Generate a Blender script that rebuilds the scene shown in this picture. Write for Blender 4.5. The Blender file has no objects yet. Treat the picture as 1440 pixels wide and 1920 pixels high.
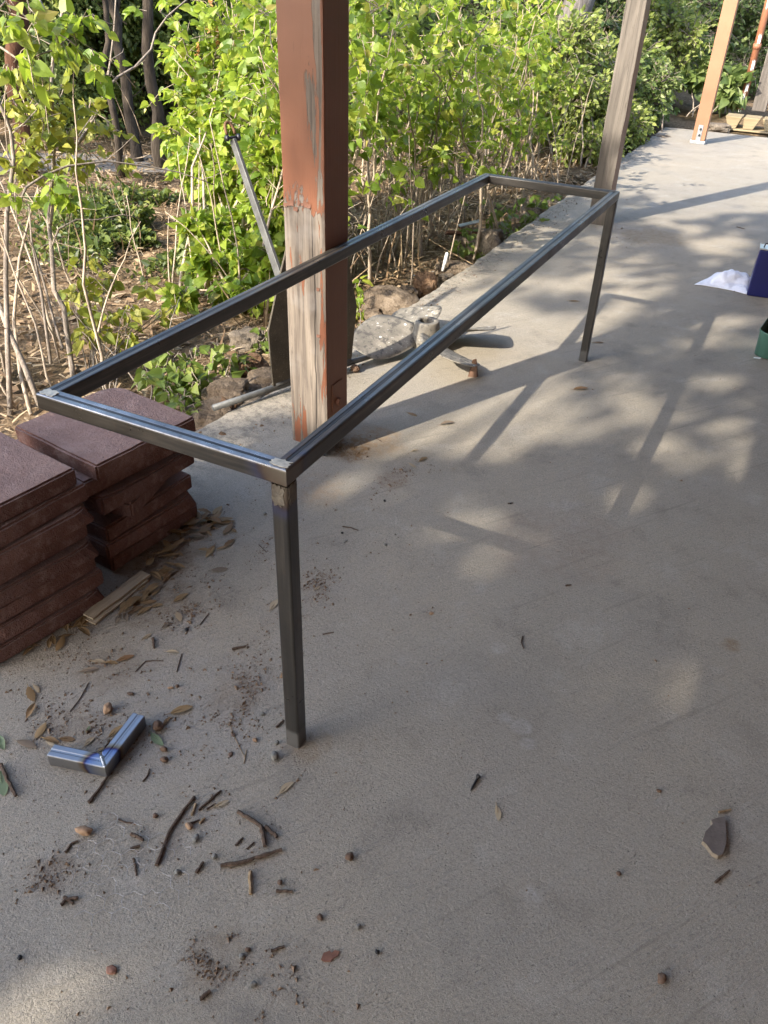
import bpy, bmesh, math, random
import numpy as np
from mathutils import Vector, Matrix

# ------------------------------------------------------------------ camera, sky, sun, exposure
SC = bpy.context.scene
COL = SC.collection
_R, _U, _B, CAM, FPX = ([0.891235, 0.452423, 0.031822], [-0.280675, 0.495071, 0.822269], [0.35626, -0.741766, 0.568209], [0.66914, -0.98805, 1.49], 1476.4923455180926)
cam = bpy.data.cameras.new('camera'); cam_o = bpy.data.objects.new('camera', cam); COL.objects.link(cam_o)
cam_o.matrix_world = Matrix(((_R[0], _U[0], _B[0], CAM[0]), (_R[1], _U[1], _B[1], CAM[1]), (_R[2], _U[2], _B[2], CAM[2]), (0, 0, 0, 1)))
cam.sensor_fit = 'VERTICAL'; cam.sensor_height = 24.0; cam.lens = FPX / 1920 * 24.0
cam.clip_start = 0.05; cam.clip_end = 600
SC.camera = cam_o

SUN_TO = Vector((-0.46, -1.0, 0.754)).normalized()      # towards the sun
SUN_EL = math.asin(SUN_TO.z); SUN_AZ = math.atan2(SUN_TO.x, SUN_TO.y)
world = bpy.data.worlds.new('World'); SC.world = world; world.use_nodes = True
_wn = world.node_tree; _sky = _wn.nodes.new('ShaderNodeTexSky'); _sky.sky_type = 'NISHITA'
_sky.sun_disc = False; _sky.sun_elevation = SUN_EL; _sky.sun_rotation = SUN_AZ % (2 * math.pi)
_sky.air_density = 1.0; _sky.dust_density = 1.6; _sky.ozone_density = 0.7
_wn.links.new(_sky.outputs[0], _wn.nodes['Background'].inputs[0]); _wn.nodes['Background'].inputs[1].default_value = 0.15
_sl = bpy.data.lights.new('sun', 'SUN'); _sl.energy = 2.5; _sl.angle = math.radians(0.53); _sl.color = (1.0, 0.91, 0.76)
sun_o = bpy.data.objects.new('sun', _sl); COL.objects.link(sun_o); sun_o.rotation_euler = SUN_TO.to_track_quat('Z', 'Y').to_euler()
SC.view_settings.view_transform = 'Standard'; SC.view_settings.look = 'None'
SC.view_settings.exposure = 2.18; SC.view_settings.gamma = 1.0; SC.view_settings.use_curve_mapping = False
try:
    SC.cycles.use_denoising = True; SC.cycles.max_bounces = 8; SC.cycles.diffuse_bounces = 4; SC.cycles.transmission_bounces = 6
    SC.cycles.sample_clamp_indirect = 6.0; SC.cycles.caustics_reflective = False; SC.cycles.caustics_refractive = False
except Exception:
    pass

rng = np.random.default_rng(7)
random.seed(7)

# ------------------------------------------------------------------ helpers: tags
def thing(name, label, cat, loc=(0, 0, 0), group=None):
    o = bpy.data.objects.new(name, None); COL.objects.link(o); o.location = loc; o.empty_display_size = 0.05
    o['label'] = label; o['category'] = cat
    if group: o['group'] = group
    return o
def tag(o, label, cat, group=None):
    o['label'] = label; o['category'] = cat
    if group: o['group'] = group
    return o
def structure(o): o['kind'] = 'structure'; return o
def stuff(o): o['kind'] = 'stuff'; return o

# ------------------------------------------------------------------ helpers: geometry
def nrm(v):
    v = np.asarray(v, float); return v / (np.linalg.norm(v, axis=-1, keepdims=True) + 1e-9)
class MB:
    """collects faces in world coordinates and links them as ONE mesh object"""
    def __init__(s): s.v = []; s.lt = []; s.ln = []; s.mi = []; s.n = 0
    def add(s, verts, faces, mi=0):
        verts = np.asarray(verts, float); s.v.append(verts)
        for f in faces:
            s.lt.append(np.asarray(f, np.int64) + s.n); s.ln.append([len(f)]); s.mi.append([mi])
        s.n += len(verts)
    def add_many(s, verts, faces, mi=0):          # verts (k,n,3) copies of one template
        k, n, _ = verts.shape; off = (np.arange(k) * n)[:, None] + s.n
        s.v.append(verts.reshape(-1, 3))
        for f in faces:
            s.lt.append((off + np.asarray(f)[None, :]).ravel()); s.ln.append(np.full(k, len(f))); s.mi.append(np.full(k, mi))
        s.n += k * n
    def tube(s, pts, rad, sides=6, mi=0, cap=True):
        P = np.asarray(pts, float); k = len(P); rad = np.broadcast_to(np.asarray(rad, float), (k,))
        T = np.gradient(P, axis=0); T = nrm(T)
        ref = np.array([0, 0, 1.]) if abs(T[0][2]) < .8 else np.array([1., 0, 0])
        A = nrm(np.cross(T, ref)); Bv = np.cross(T, A)
        a = np.arange(sides) / sides * 2 * np.pi
        V = P[:, None] + rad[:, None, None] * (np.cos(a)[None, :, None] * A[:, None] + np.sin(a)[None, :, None] * Bv[:, None])
        i = np.arange(k - 1)[:, None] * sides; j = np.arange(sides)[None, :]; j2 = (j + 1) % sides
        q = np.stack([i + j, i + j2, i + sides + j2, i + sides + j], -1).reshape(-1, 4) + s.n
        s.v.append(V.reshape(-1, 3)); s.lt.append(q.ravel()); s.ln.append(np.full(len(q), 4)); s.mi.append(np.full(len(q), mi))
        if cap:
            s.lt.append(np.arange(sides)[::-1] + s.n); s.ln.append([sides]); s.mi.append([mi])
            s.lt.append(np.arange(sides) + (k - 1) * sides + s.n); s.ln.append([sides]); s.mi.append([mi])
        s.n += k * sides
    def box(s, lo, hi, mi=0, M=None):
        x0, y0, z0 = lo; x1, y1, z1 = hi
        v = np.array([(x0, y0, z0), (x1, y0, z0), (x1, y1, z0), (x0, y1, z0), (x0, y0, z1), (x1, y0, z1), (x1, y1, z1), (x0, y1, z1)], float)
        if M is not None: v = np.array([M @ Vector(p) for p in v])
        s.add(v, [(3, 2, 1, 0), (4, 5, 6, 7), (0, 1, 5, 4), (1, 2, 6, 5), (2, 3, 7, 6), (3, 0, 4, 7)], mi)
    def build(s, name, mats, parent=None, origin=None, smooth=False, bevel=None, recalc=True):
        if not isinstance(mats, (list, tuple)): mats = [mats]
        v = np.concatenate(s.v)
        if parent is not None: origin = np.array(parent['_w']) if '_w' in parent else np.array(parent.location)
        elif origin is None: origin = np.zeros(3)
        v = v - np.asarray(origin)
        me = bpy.data.meshes.new(name)
        ln = np.concatenate(s.ln).astype(np.int32); lt = np.concatenate(s.lt).astype(np.int32)
        me.vertices.add(len(v)); me.vertices.foreach_set('co', v.astype(np.float32).ravel())
        me.loops.add(len(lt)); me.loops.foreach_set('vertex_index', lt)
        me.polygons.add(len(ln)); st = np.concatenate([[0], np.cumsum(ln)[:-1]]).astype(np.int32)
        me.polygons.foreach_set('loop_start', st)
        me.polygons.foreach_set('material_index', np.concatenate(s.mi).astype(np.int32))
        me.polygons.foreach_set('use_smooth', np.full(len(ln), smooth))
        for m in mats: me.materials.append(m)
        me.update(calc_edges=True); me.validate()
        if recalc and len(ln) < 20000:
            bm = bmesh.new(); bm.from_mesh(me); bmesh.ops.recalc_face_normals(bm, faces=bm.faces); bm.to_mesh(me); bm.free()
        o = bpy.data.objects.new(name, me); COL.objects.link(o)
        if parent is not None: o.parent = parent
        else: o.location = origin
        if bevel:
            md = o.modifiers.new('bevel', 'BEVEL'); md.width = bevel[0]; md.segments = bevel[1]; md.limit_method = 'ANGLE'; md.angle_limit = math.radians(30)
        return o
def sub(parent_part, o):
    """make o a sub-part of parent_part (both built in world coordinates under one thing)"""
    o.parent = parent_part; return o
def bm_obj(bm, name, mat, parent=None, loc=None, smooth=True):
    me = bpy.data.meshes.new(name); bm.to_mesh(me); bm.free(); me.materials.append(mat)
    me.polygons.foreach_set('use_smooth', np.full(len(me.polygons), smooth))
    o = bpy.data.objects.new(name, me); COL.objects.link(o)
    if parent is not None: o.parent = parent
    if loc is not None: o.location = loc
    return o
def hash_noise(P, seed, scale):
    """cheap smooth value noise on points (n,3)"""
    P = np.asarray(P, float) * scale + seed * 17.13
    i = np.floor(P).astype(np.int64); f = P - i; f = f * f * (3 - 2 * f); out = 0
    def h(a):
        n = a[..., 0] * 73856093 ^ a[..., 1] * 19349663 ^ a[..., 2] * 83492791
        n = (n ^ (n >> 13)) * 1274126177 & 0x7fffffff
        return (n % 100003) / 100003.0
    for dx in (0, 1):
        for dy in (0, 1):
            for dz in (0, 1):
                w = (f[..., 0] if dx else 1 - f[..., 0]) * (f[..., 1] if dy else 1 - f[..., 1]) * (f[..., 2] if dz else 1 - f[..., 2])
                out = out + w * h(i + np.array([dx, dy, dz]))
    return out - .5
def rough_bm(bm, amp, scale, seed):
    P = np.array([v.co for v in bm.verts])
    D = np.stack([hash_noise(P, seed + k, scale) + .5 * hash_noise(P, seed + k + 5, scale * 2.3) for k in range(3)], -1) * amp
    for v, d in zip(bm.verts, D): v.co += Vector(d)

# ------------------------------------------------------------------ helpers: materials
class NT:
    def __init__(s, name):
        s.m = bpy.data.materials.new(name); s.m.use_nodes = True; s.nt = s.m.node_tree
        s.b = s.nt.nodes['Principled BSDF']; s.out = s.nt.nodes['Material Output']; s._tc = None
    def n(s, t, **kw):
        nd = s.nt.nodes.new(t)
        for k, v in kw.items():
            if k == 'ins':
                for kk, vv in v.items(): s.put(nd.inputs[kk], vv)
            else: setattr(nd, k, v)
        return nd
    def put(s, sock, v):
        if isinstance(v, bpy.types.NodeSocket): s.nt.links.new(v, sock)
        else:
            if hasattr(sock.default_value, '__len__') and not isinstance(v, str):
                v = tuple(v); n = len(sock.default_value); sock.default_value = v + (1.0,) * (n - len(v)) if len(v) < n else v
            else: sock.default_value = v
    def co(s, kind='Object', scale=(1, 1, 1), loc=(0, 0, 0), rot=(0, 0, 0)):
        if s._tc is None: s._tc = s.n('ShaderNodeTexCoord')
        mp = s.n('ShaderNodeMapping'); s.put(mp.inputs['Vector'], s._tc.outputs[kind])
        mp.inputs['Scale'].default_value = scale; mp.inputs['Location'].default_value = loc; mp.inputs['Rotation'].default_value = rot
        return mp.outputs[0]
    def co2(s, rot, scale):
        mp = s.n('ShaderNodeMapping'); s.put(mp.inputs['Vector'], s.co(rot=(0, 0, rot))); mp.inputs['Scale'].default_value = scale; return mp.outputs[0]
    def noise(s, scale, vec=None, detail=4, rough=.55, dist=0.0, out='Fac'):
        nd = s.n('ShaderNodeTexNoise'); nd.inputs['Scale'].default_value = scale; nd.inputs['Detail'].default_value = detail
        nd.inputs['Roughness'].default_value = rough; nd.inputs['Distortion'].default_value = dist
        s.put(nd.inputs['Vector'], vec if vec is not None else s.co()); return nd.outputs[out]
    def vor(s, scale, vec=None, feature='F1', out='Distance'):
        nd = s.n('ShaderNodeTexVoronoi', feature=feature); nd.inputs['Scale'].default_value = scale
        s.put(nd.inputs['Vector'], vec if vec is not None else s.co()); return nd.outputs[out]
    def ramp(s, fac, stops, interp='LINEAR'):
        nd = s.n('ShaderNodeValToRGB'); cr = nd.color_ramp; cr.interpolation = interp
        while len(cr.elements) < len(stops): cr.elements.new(.5)
        for e, (p, c) in zip(cr.elements, stops):
            e.position = p; e.color = (c, c, c, 1) if not hasattr(c, '__len__') else tuple(c) + (1.0,)
        s.put(nd.inputs[0], fac); return nd.outputs[0]
    def mix(s, f, a, b, blend='MIX'):
        nd = s.n('ShaderNodeMix', data_type='RGBA', blend_type=blend)
        s.put(nd.inputs[0], f); s.put(nd.inputs[6], a); s.put(nd.inputs[7], b); return nd.outputs[2]
    def math(s, op, a, b=0.0, c=0.0, clamp=False):
        nd = s.n('ShaderNodeMath', operation=op, use_clamp=clamp); s.put(nd.inputs[0], a); s.put(nd.inputs[1], b)
        if op in ('MULTIPLY_ADD',): s.put(nd.inputs[2], c)
        return nd.outputs[0]
    def smooth(s, v, lo, hi):
        nd = s.n('ShaderNodeMapRange', interpolation_type='SMOOTHSTEP'); s.put(nd.inputs[0], v)
        nd.inputs[1].default_value = lo; nd.inputs[2].default_value = hi; return nd.outputs[0]
    def xyz(s, vec):
        nd = s.n('ShaderNodeSeparateXYZ'); s.put(nd.inputs[0], vec); return nd.outputs
    def dist(s, vec, pt):
        nd = s.n('ShaderNodeVectorMath', operation='DISTANCE'); s.put(nd.inputs[0], vec); nd.inputs[1].default_value = pt; return nd.outputs['Value']
    def bump(s, h, dist=.002, strength=1.0, prev=None):
        nd = s.n('ShaderNodeBump'); nd.inputs['Distance'].default_value = dist; nd.inputs['Strength'].default_value = strength
        s.put(nd.inputs['Height'], h)
        if prev is not None: s.put(nd.inputs['Normal'], prev)
        return nd.outputs[0]
    def done(s, color=None, rough=None, metal=None, normal=None, spec=None):
        for k, v in (('Base Color', color), ('Roughness', rough), ('Metallic', metal), ('Normal', normal), ('Specular IOR Level', spec)):
            if v is not None: s.put(s.b.inputs[k], v)
        return s.m
def simple(name, c, rough=.6, metal=0.0, var=.25, scale=30, bump=0.0, spec=None):
    t = NT(name); f = t.noise(scale, detail=5)
    c = np.array(c); col = t.ramp(f, [(.25, tuple(c * (1 - var))), (.75, tuple(np.minimum(c * (1 + var), 1)))])
    nn = t.bump(t.noise(scale * 3, detail=3), bump) if bump else None
    return t.done(col, rough, metal, nn, spec)

# ---- concrete
def mat_concrete():
    t = NT('concrete'); P = t.co()
    big = t.noise(.9, P, 5, .6, .6); mid = t.noise(5, P, 6, .65); fine = t.noise(60, P, 5, .7); grit = t.noise(260, P, 3, .75)
    col = t.ramp(big, [(.30, (.315, .290, .255)), (.5, (.355, .318, .262)), (.70, (.40, .345, .268))])
    col = t.mix(t.smooth(mid, .52, .74), col, (.235, .212, .182))
    col = t.mix(t.math('MULTIPLY', t.smooth(mid, .46, .30), .6), col, (.44, .41, .365))
    # brushed streaks
    sv = t.co2(math.radians(35), (110, 9, 60)); st = t.noise(1.0, sv, 4, .65)
    sm = t.smooth(t.noise(1.7, P, 3), .42, .66)
    col = t.mix(t.math('MULTIPLY', t.math('MULTIPLY', t.smooth(st, .55, .75), sm), .62), col, (.15, .142, .132))
    # pores and grit
    v = t.vor(105, P); pore = t.math('MULTIPLY', t.smooth(v, .26, .06), t.smooth(t.noise(7, P, 5, .7), .50, .66))
    col = t.mix(t.math('MULTIPLY', pore, .5), col, (.11, .105, .10))
    v2 = t.vor(1.0, t.co2(math.radians(35), (210, 62, 60))); dash = t.math('MULTIPLY', t.smooth(v2, .30, .05), t.smooth(t.noise(9, P, 5), .46, .66)); col = t.mix(t.math('MULTIPLY', dash, .55), col, (.10, .095, .088))
    v3 = t.vor(230, P); pore3 = t.smooth(v3, .20, .10); col = t.mix(t.math('MULTIPLY', pore3, .40), col, (.13, .122, .112))
    g = t.smooth(grit, .58, .70); col = t.mix(t.math('MULTIPLY', g, .50), col, (.66, .63, .57))
    g2 = t.smooth(grit, .44, .30); col = t.mix(t.math('MULTIPLY', g2, .58), col, (.13, .125, .12))
    col = t.mix(t.math('MULTIPLY', t.smooth(fine, .52, .70), .42), col, (.20, .19, .18))
    g5 = t.noise(620, P, 2, .8); col = t.mix(t.smooth(g5, .46, .33), col, (.19, .175, .155)); col = t.mix(t.math('MULTIPLY', t.smooth(g5, .55, .66), .75), col, (.60, .56, .49))
    g6 = t.noise(150, P, 4, .8); col = t.mix(t.math('MULTIPLY', t.smooth(g6, .53, .66), .7), col, (.17, .155, .138)); col = t.mix(t.math('MULTIPLY', t.smooth(g6, .45, .33), .5), col, (.50, .46, .395))
    lv = t.noise(1.0, t.co2(math.radians(35), (38, 1.6, 30)), 5, .7); col = t.mix(t.math('MULTIPLY', t.smooth(lv, .57, .70), .48), col, (.20, .182, .158))
    col = t.mix(1.0, col, (.875, .868, .862), 'MULTIPLY')
    x, y, z = t.xyz(P)
    # grime along the broken edge
    ed = t.math('MULTIPLY', t.smooth(x, -.78, -1.04), t.smooth(t.noise(22, P, 5, .75), .44, .62))
    col = t.mix(t.math('MULTIPLY', ed, .75), col, (.10, .092, .082))
    # rust and damp stains at the post feet, whitish scuffs
    def spot(pt, r, color, k, ns=9):
        nonlocal col
        d = t.math('ADD', t.dist(P, pt), t.math('MULTIPLY', t.math('SUBTRACT', t.noise(ns, P, 4), .5), r * 1.1))
        mk = t.math('ADD', t.math('MULTIPLY', t.smooth(t.noise(34, P, 5, .75), .40, .62), .7), .3); col = t.mix(t.math('MULTIPLY', t.math('MULTIPLY', t.smooth(d, r, r * .45), mk), k), col, color)
    spot((-0.580,1.274,0.000), .12, (.10, .055, .022), .9); spot((-0.538,1.360,0.000), .17, (.27, .16, .07), .6)
    spot((-0.565,0.955,0.000), .16, (.30, .20, .11), .30); spot((-0.499,0.935,-0.000), .10, (.25, .15, .08), .3, 20)
    spot((-0.170,4.890,0.000), .30, (.20, .13, .06), .55, 6); spot((0.300,1.088,0.000), .28, (.22, .165, .135), .35, 7)
    spot((0.432,0.450,0.000), .22, (.20, .185, .165), .25, 12); spot((0.097,1.565,0.000), .45, (.20, .19, .18), .2, 9)
    spot((0.010,0.018,0.000), .07, (.24, .17, .10), .45, 25); spot((0.849,0.854,0.000), .035, (.18, .11, .05), .6, 30)
    spot((0.472,-0.204,0.000), .2, (.22, .21, .19), .22, 12); spot((0.241,-0.474,0.000), .16, (.20, .185, .165), .35, 14)
    spot((-0.357,-0.058,0.000), .35, (.27, .265, .265), .3, 9); spot((0.112,-0.471,0.000), .07, (.20, .15, .10), .55, 22)
    spot((-0.738,0.396,0.000), .15, (.16, .105, .06), .75, 14); spot((-0.611,0.245,0.000), .13, (.17, .12, .075), .6, 18); spot((-0.230,0.069,0.000), .09, (.19, .14, .095), .5, 22); spot((-0.488,-0.220,0.000), .11, (.18, .13, .085), .55, 20)
    spot((-0.549,-0.013,0.000), .10, (.17, .13, .09), .5, 20); spot((-0.331,1.149,0.000), .07, (.17, .11, .07), .55, 22); spot((-0.268,-0.488,0.000), .06, (.17, .12, .08), .55, 22)
    def ring(pt, r, w, color, k):
        nonlocal col
        d = t.math('ABSOLUTE', t.math('SUBTRACT', t.math('ADD', t.dist(P, pt), t.math('MULTIPLY', t.math('SUBTRACT', t.noise(7, P, 3), .5), .05)), r))
        m = t.math('MULTIPLY', t.smooth(d, w, 0.0), t.smooth(t.noise(5, P, 2), .5, .66))
        col = t.mix(t.math('MULTIPLY', m, k), col, color)
    spot((0.436,0.307,0.000), .03, (.44, .42, .40), .5, 20); spot((0.464,0.269,0.000), .028, (.44, .42, .40), .5, 20); spot((0.387,0.318,0.000), .025, (.44, .42, .40), .4, 20); spot((0.591,-0.081,0.000), .03, (.44, .42, .40), .4, 20); spot((0.293,0.537,0.000), .03, (.45, .43, .41), .4, 20)
    h = t.math('ADD', t.math('MULTIPLY', fine, .6), t.math('MULTIPLY', grit, .30))
    h = t.math('ADD', h, t.math('MULTIPLY', t.math('MULTIPLY', st, sm), .8)); h = t.math('SUBTRACT', h, t.math('ADD', t.math('MULTIPLY', pore, .7), t.math('MULTIPLY', t.math('ADD', dash, pore3), .4)))
    nn = t.bump(t.math('ADD', h, t.math('ADD', t.math('MULTIPLY', g6, .9), t.math('MULTIPLY', lv, .8))), .0042, 1.0); nn = t.bump(mid, .01, .35, nn)
    return t.done(col, t.ramp(mid, [(.3, .72), (.7, .9)]), 0, nn, .3)

def mat_steel(axis, corner=None):
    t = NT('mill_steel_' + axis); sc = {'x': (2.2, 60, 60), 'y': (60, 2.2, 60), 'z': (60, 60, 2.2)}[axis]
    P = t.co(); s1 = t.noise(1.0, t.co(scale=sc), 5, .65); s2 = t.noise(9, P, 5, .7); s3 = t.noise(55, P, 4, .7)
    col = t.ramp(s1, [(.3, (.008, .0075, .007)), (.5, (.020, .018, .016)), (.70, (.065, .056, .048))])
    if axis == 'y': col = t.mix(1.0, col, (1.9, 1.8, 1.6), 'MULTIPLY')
    col = t.mix(t.math('MULTIPLY', t.smooth(s2, .5, .7), .6), col, (.030, .025, .020))
    col = t.mix(t.math('MULTIPLY', t.smooth(s3, .58, .75), .4), col, (.085, .055, .036))
    if axis == 'z': zz = t.xyz(P)[2]; col = t.mix(t.smooth(t.math('ADD', zz, t.math('MULTIPLY', s2, .05)), .085, .07), col, (.075, .072, .068))
    rough = t.ramp(s2, [(.3, .24), (.7, .42)])
    if corner is not None:
        d = t.math('ADD', t.dist(P, corner), t.math('MULTIPLY', t.math('SUBTRACT', t.noise(25, P, 3), .5), .035))
        tint = t.ramp(d, [(.0, (.10, .085, .065)), (.045, (.07, .05, .035)), (.06, (.03, .018, .02)), (.072, (.02, .025, .07)), (.10, (.05, .05, .055))])
        col = t.mix(t.smooth(d, .10, .05), col, tint)
    t.b.inputs['IOR'].default_value = 1.6
    return t.done(col, rough, .0, t.bump(t.math('ADD', s3, t.math('MULTIPLY', s1, .6)), .0006, .5))

def mat_post_paint():
    t = NT('peeling_paint'); P = t.co(); x, y, z = t.xyz(P)
    grain = t.noise(1, t.co(scale=(110, 110, 3.5)), 5, .75, .5); g2 = t.noise(1, t.co(scale=(40, 40, 1.6)), 4, .6, .8)
    wood = t.ramp(g2, [(.28, (.055, .043, .034)), (.45, (.135, .110, .090)), (.72, (.25, .208, .168))])
    wood = t.mix(t.math('MULTIPLY', t.smooth(grain, .50, .62), .75), wood, (.075, .06, .05))
    crack = t.smooth(t.math('ABSOLUTE', t.math('SUBTRACT', t.math('ADD', x, t.math('MULTIPLY', t.math('SUBTRACT', t.noise(2.4, P, 3), .5), .05)), .03)), .0022, .0008)
    crack = t.math('MULTIPLY', crack, t.smooth(z, .95, .7)); wood = t.mix(crack, wood, (.03, .025, .02))
    wood = t.mix(t.math('MULTIPLY', t.smooth(t.noise(6, P, 4), .5, .7), .45), wood, (.24, .22, .21))
    pn = t.noise(3, P, 4); paint = t.ramp(pn, [(.3, (.150, .058, .033)), (.7, (.205, .083, .045))])
    edge_n = t.math('MULTIPLY', t.math('SUBTRACT', t.noise(1, t.co(scale=(48, 48, 11)), 6, .7, .8), .5), .40)
    low = t.smooth(t.math('ADD', z, edge_n), .90, .885)                     # bare below, painted above
    flake = t.noise(1, t.co(scale=(34, 34, 3.4)), 6, .6, .3)
    right = t.smooth(x, .040, .062)                                          # paint hangs on along the corner
    bare_low = t.smooth(t.math('SUBTRACT', flake, t.math('MULTIPLY', right, .15)), .335, .345)
    foot = t.smooth(z, .32, .05); bare_low = t.math('MULTIPLY', bare_low, t.smooth(t.math('SUBTRACT', flake, t.math('MULTIPLY', foot, .15)), .335, .345))
    hi_zone = t.math('MULTIPLY', t.smooth(x, .005, .028), t.smooth(x, .076, .062))
    bare_hi = t.math('MULTIPLY', t.smooth(t.math('ADD', flake, t.math('MULTIPLY', hi_zone, .12)), .632, .640), t.smooth(hi_zone, .1, .5))
    bare = t.math('ADD', t.math('MULTIPLY', low, bare_low), t.math('MULTIPLY', t.math('SUBTRACT', 1.0, low), bare_hi), clamp=True)
    col = t.mix(bare, paint, wood)
    fine_crack = t.math('MULTIPLY', t.smooth(t.noise(1, t.co(scale=(120, 120, 6)), 4, .6), .64, .68), .5)
    col = t.mix(t.math('MULTIPLY', fine_crack, t.math('SUBTRACT', 1.0, bare)), col, (.12, .04, .02))
    h = t.math('ADD', t.math('MULTIPLY', t.math('SUBTRACT', 1.0, bare), .55), t.math('MULTIPLY', grain, .35)); h = t.math('SUBTRACT', h, t.math('MULTIPLY', crack, 1.2))
    return t.done(col, t.mix(bare, (.42,) * 3, (.85,) * 3), 0, t.bump(h, .003, .9), .4)

def mat_paint_wood(name, c, crack=.35):
    t = NT(name); P = t.co(); gr = t.noise(1, t.co(scale=(90, 90, 4)), 5, .65, .3); f = t.noise(3, P, 4)
    c = np.array(c); col = t.ramp(f, [(.3, tuple(c * .85)), (.7, tuple(c * 1.12))])
    col = t.mix(t.math('MULTIPLY', t.smooth(gr, .66, .74), crack), col, tuple(c * .3))
    return t.done(col, .5, 0, t.bump(gr, .002, .6), .4)
def mat_grey_wood(name='weathered_wood', c0=(.07, .062, .056), c1=(.205, .18, .158), axis='z'):
    t = NT(name); sc = {'z': (70, 70, 2.6), 'x': (2.6, 70, 70), 'y': (70, 2.6, 70)}[axis]; sb = tuple(v * .3 if v > 10 else v * .5 for v in sc)
    gr = t.noise(1, t.co(scale=sc), 6, .7, .6); g2 = t.noise(1, t.co(scale=sb), 4, .6, 1.2)
    col = t.ramp(g2, [(.25, c0), (.5, tuple((np.array(c0) + np.array(c1)) / 2)), (.75, c1)])
    crk = t.smooth(gr, .42, .34); col = t.mix(t.math('MULTIPLY', crk, .85), col, (.045, .038, .032))
    col = t.mix(t.math('MULTIPLY', t.smooth(gr, .58, .75), .4), col, tuple(np.array(c1) * 1.2))
    return t.done(col, .88, 0, t.bump(t.math('ADD', gr, t.math('MULTIPLY', g2, .5)), .004, .9), .25)

def mat_leaf(name, stops, trans=.38, tcol=(.30, .42, .05), rough=.42, spec=.4):
    t = NT(name); geo = t.n('ShaderNodeNewGeometry'); oi = t.n('ShaderNodeObjectInfo')
    r = t.math('FRACT', t.math('ADD', geo.outputs['Random Per Island'], t.math('MULTIPLY', oi.outputs['Random'], 7.31)))
    col = t.ramp(r, stops); col = t.mix(t.math('MULTIPLY', t.noise(60, detail=3), .35), col, tuple(np.array(stops[0][1]) * .7))
    t.done(col, rough, 0, None, spec)
    tr = t.n('ShaderNodeBsdfTranslucent'); tc = t.mix(.55, col, tcol); t.put(tr.inputs['Color'], tc)
    mx = t.n('ShaderNodeMixShader'); mx.inputs[0].default_value = trans
    t.nt.links.new(t.b.outputs[0], mx.inputs[1]); t.nt.links.new(tr.outputs[0], mx.inputs[2]); t.nt.links.new(mx.outputs[0], t.out.inputs[0])
    return t.m
def mat_bark(name, c0, c1, scale=1.0):
    t = NT(name); g = t.noise(1, t.co(scale=(45 * scale, 45 * scale, 9 * scale)), 5, .7, .5); f = t.noise(4, None, 4)
    col = t.ramp(g, [(.3, c0), (.7, c1)]); col = t.mix(t.math('MULTIPLY', t.smooth(f, .5, .7), .4), col, c0)
    return t.done(col, .9, 0, t.bump(g, .012 / scale, .9), .2)

M = {}
M['concrete'] = mat_concrete()
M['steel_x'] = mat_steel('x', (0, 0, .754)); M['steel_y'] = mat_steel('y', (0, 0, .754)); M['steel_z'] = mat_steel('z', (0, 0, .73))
M['scale_band'] = simple('dark_mill_scale', (.025, .024, .025), .5, .2, .3, 14)
def mat_top():
    t = NT('sky_sheen_tube_top'); s2 = t.noise(7, None, 5, .7); s3 = t.noise(70, None, 4, .7)
    col = t.ramp(s2, [(.35, (.14, .135, .135)), (.55, (.27, .265, .265)), (.7, (.34, .33, .325))]); col = t.mix(t.math('MULTIPLY', t.smooth(s3, .55, .7), .5), col, (.09, .075, .06))
    return t.done(col, t.ramp(s2, [(.3, .36), (.7, .22)]), .9, t.bump(s3, .0005, .4))
M['tube_top'] = mat_top()  # brighter metal on the front rail's top face, standing in for its sky reflection
M['ground_steel'] = simple('ground_bright_steel', (.60, .53, .42), .55, .5, .35, 70, .0006)
M['weld_dull'] = simple('dull_ground_weld', (.13, .112, .09), .5, .3, .45, 60, .0015)
def mat_elbow():
    t = NT('heat_tinted_steel'); P = t.co(); st = t.noise(1, t.co(scale=(90, 90, 90)), 3)
    d = t.math('ADD', t.dist(P, (0, 0, 0.03)), t.math('MULTIPLY', t.math('SUBTRACT', t.noise(40, P, 3), .5), .012))
    col = t.ramp(d, [(.0, (.40, .39, .37)), (.030, (.26, .28, .33)), (.046, (.15, .19, .32)), (.050, (.035, .04, .12)), (.054, (.10, .06, .06)), (.058, (.24, .18, .11)), (.070, (.30, .30, .31))])
    return t.done(col, t.ramp(st, [(.3, .27), (.7, .40)]), .95, t.bump(st, .0004, .4))
M['elbow'] = mat_elbow()
M['post_paint'] = mat_post_paint()
M['brown_paint'] = mat_paint_wood('brown_paint', (.20, .082, .044))
M['tan_paint'] = mat_paint_wood('tan_paint', (.31, .155, .090), .10)
M['grey_wood'] = mat_grey_wood()
M['pale_wood'] = mat_grey_wood('pale_lath_wood', (.26, .20, .14), (.46, .38, .27), 'y')
M['timber'] = mat_grey_wood('yellow_timber', (.20, .155, .09), (.36, .29, .18), 'x')
M['galv'] = simple('galvanised_steel', (.45, .47, .50), .4, .8, .25, 40)
M['dark_metal'] = simple('dark_metal', (.06, .06, .07), .45, .7, .4, 40, .0005)
M['anchor_galv'] = simple('weathered_galvanised', (.125, .127, .125), .6, .45, .35, 22, .0012)
def mat_fluke():
    t = NT('rough_fluke_plate'); P = t.co(); a = t.noise(14, P, 5, .7); b = t.noise(160, P, 3)
    col = t.ramp(a, [(.3, (.055, .047, .036)), (.6, (.10, .085, .062)), (.8, (.17, .14, .10))]); col = t.mix(t.math('MULTIPLY', t.smooth(b, .6, .72), .5), col, (.28, .25, .20))
    return t.done(col, .75, .2, t.bump(t.math('ADD', a, b), .002, .7))
M['fluke'] = mat_fluke()
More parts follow.
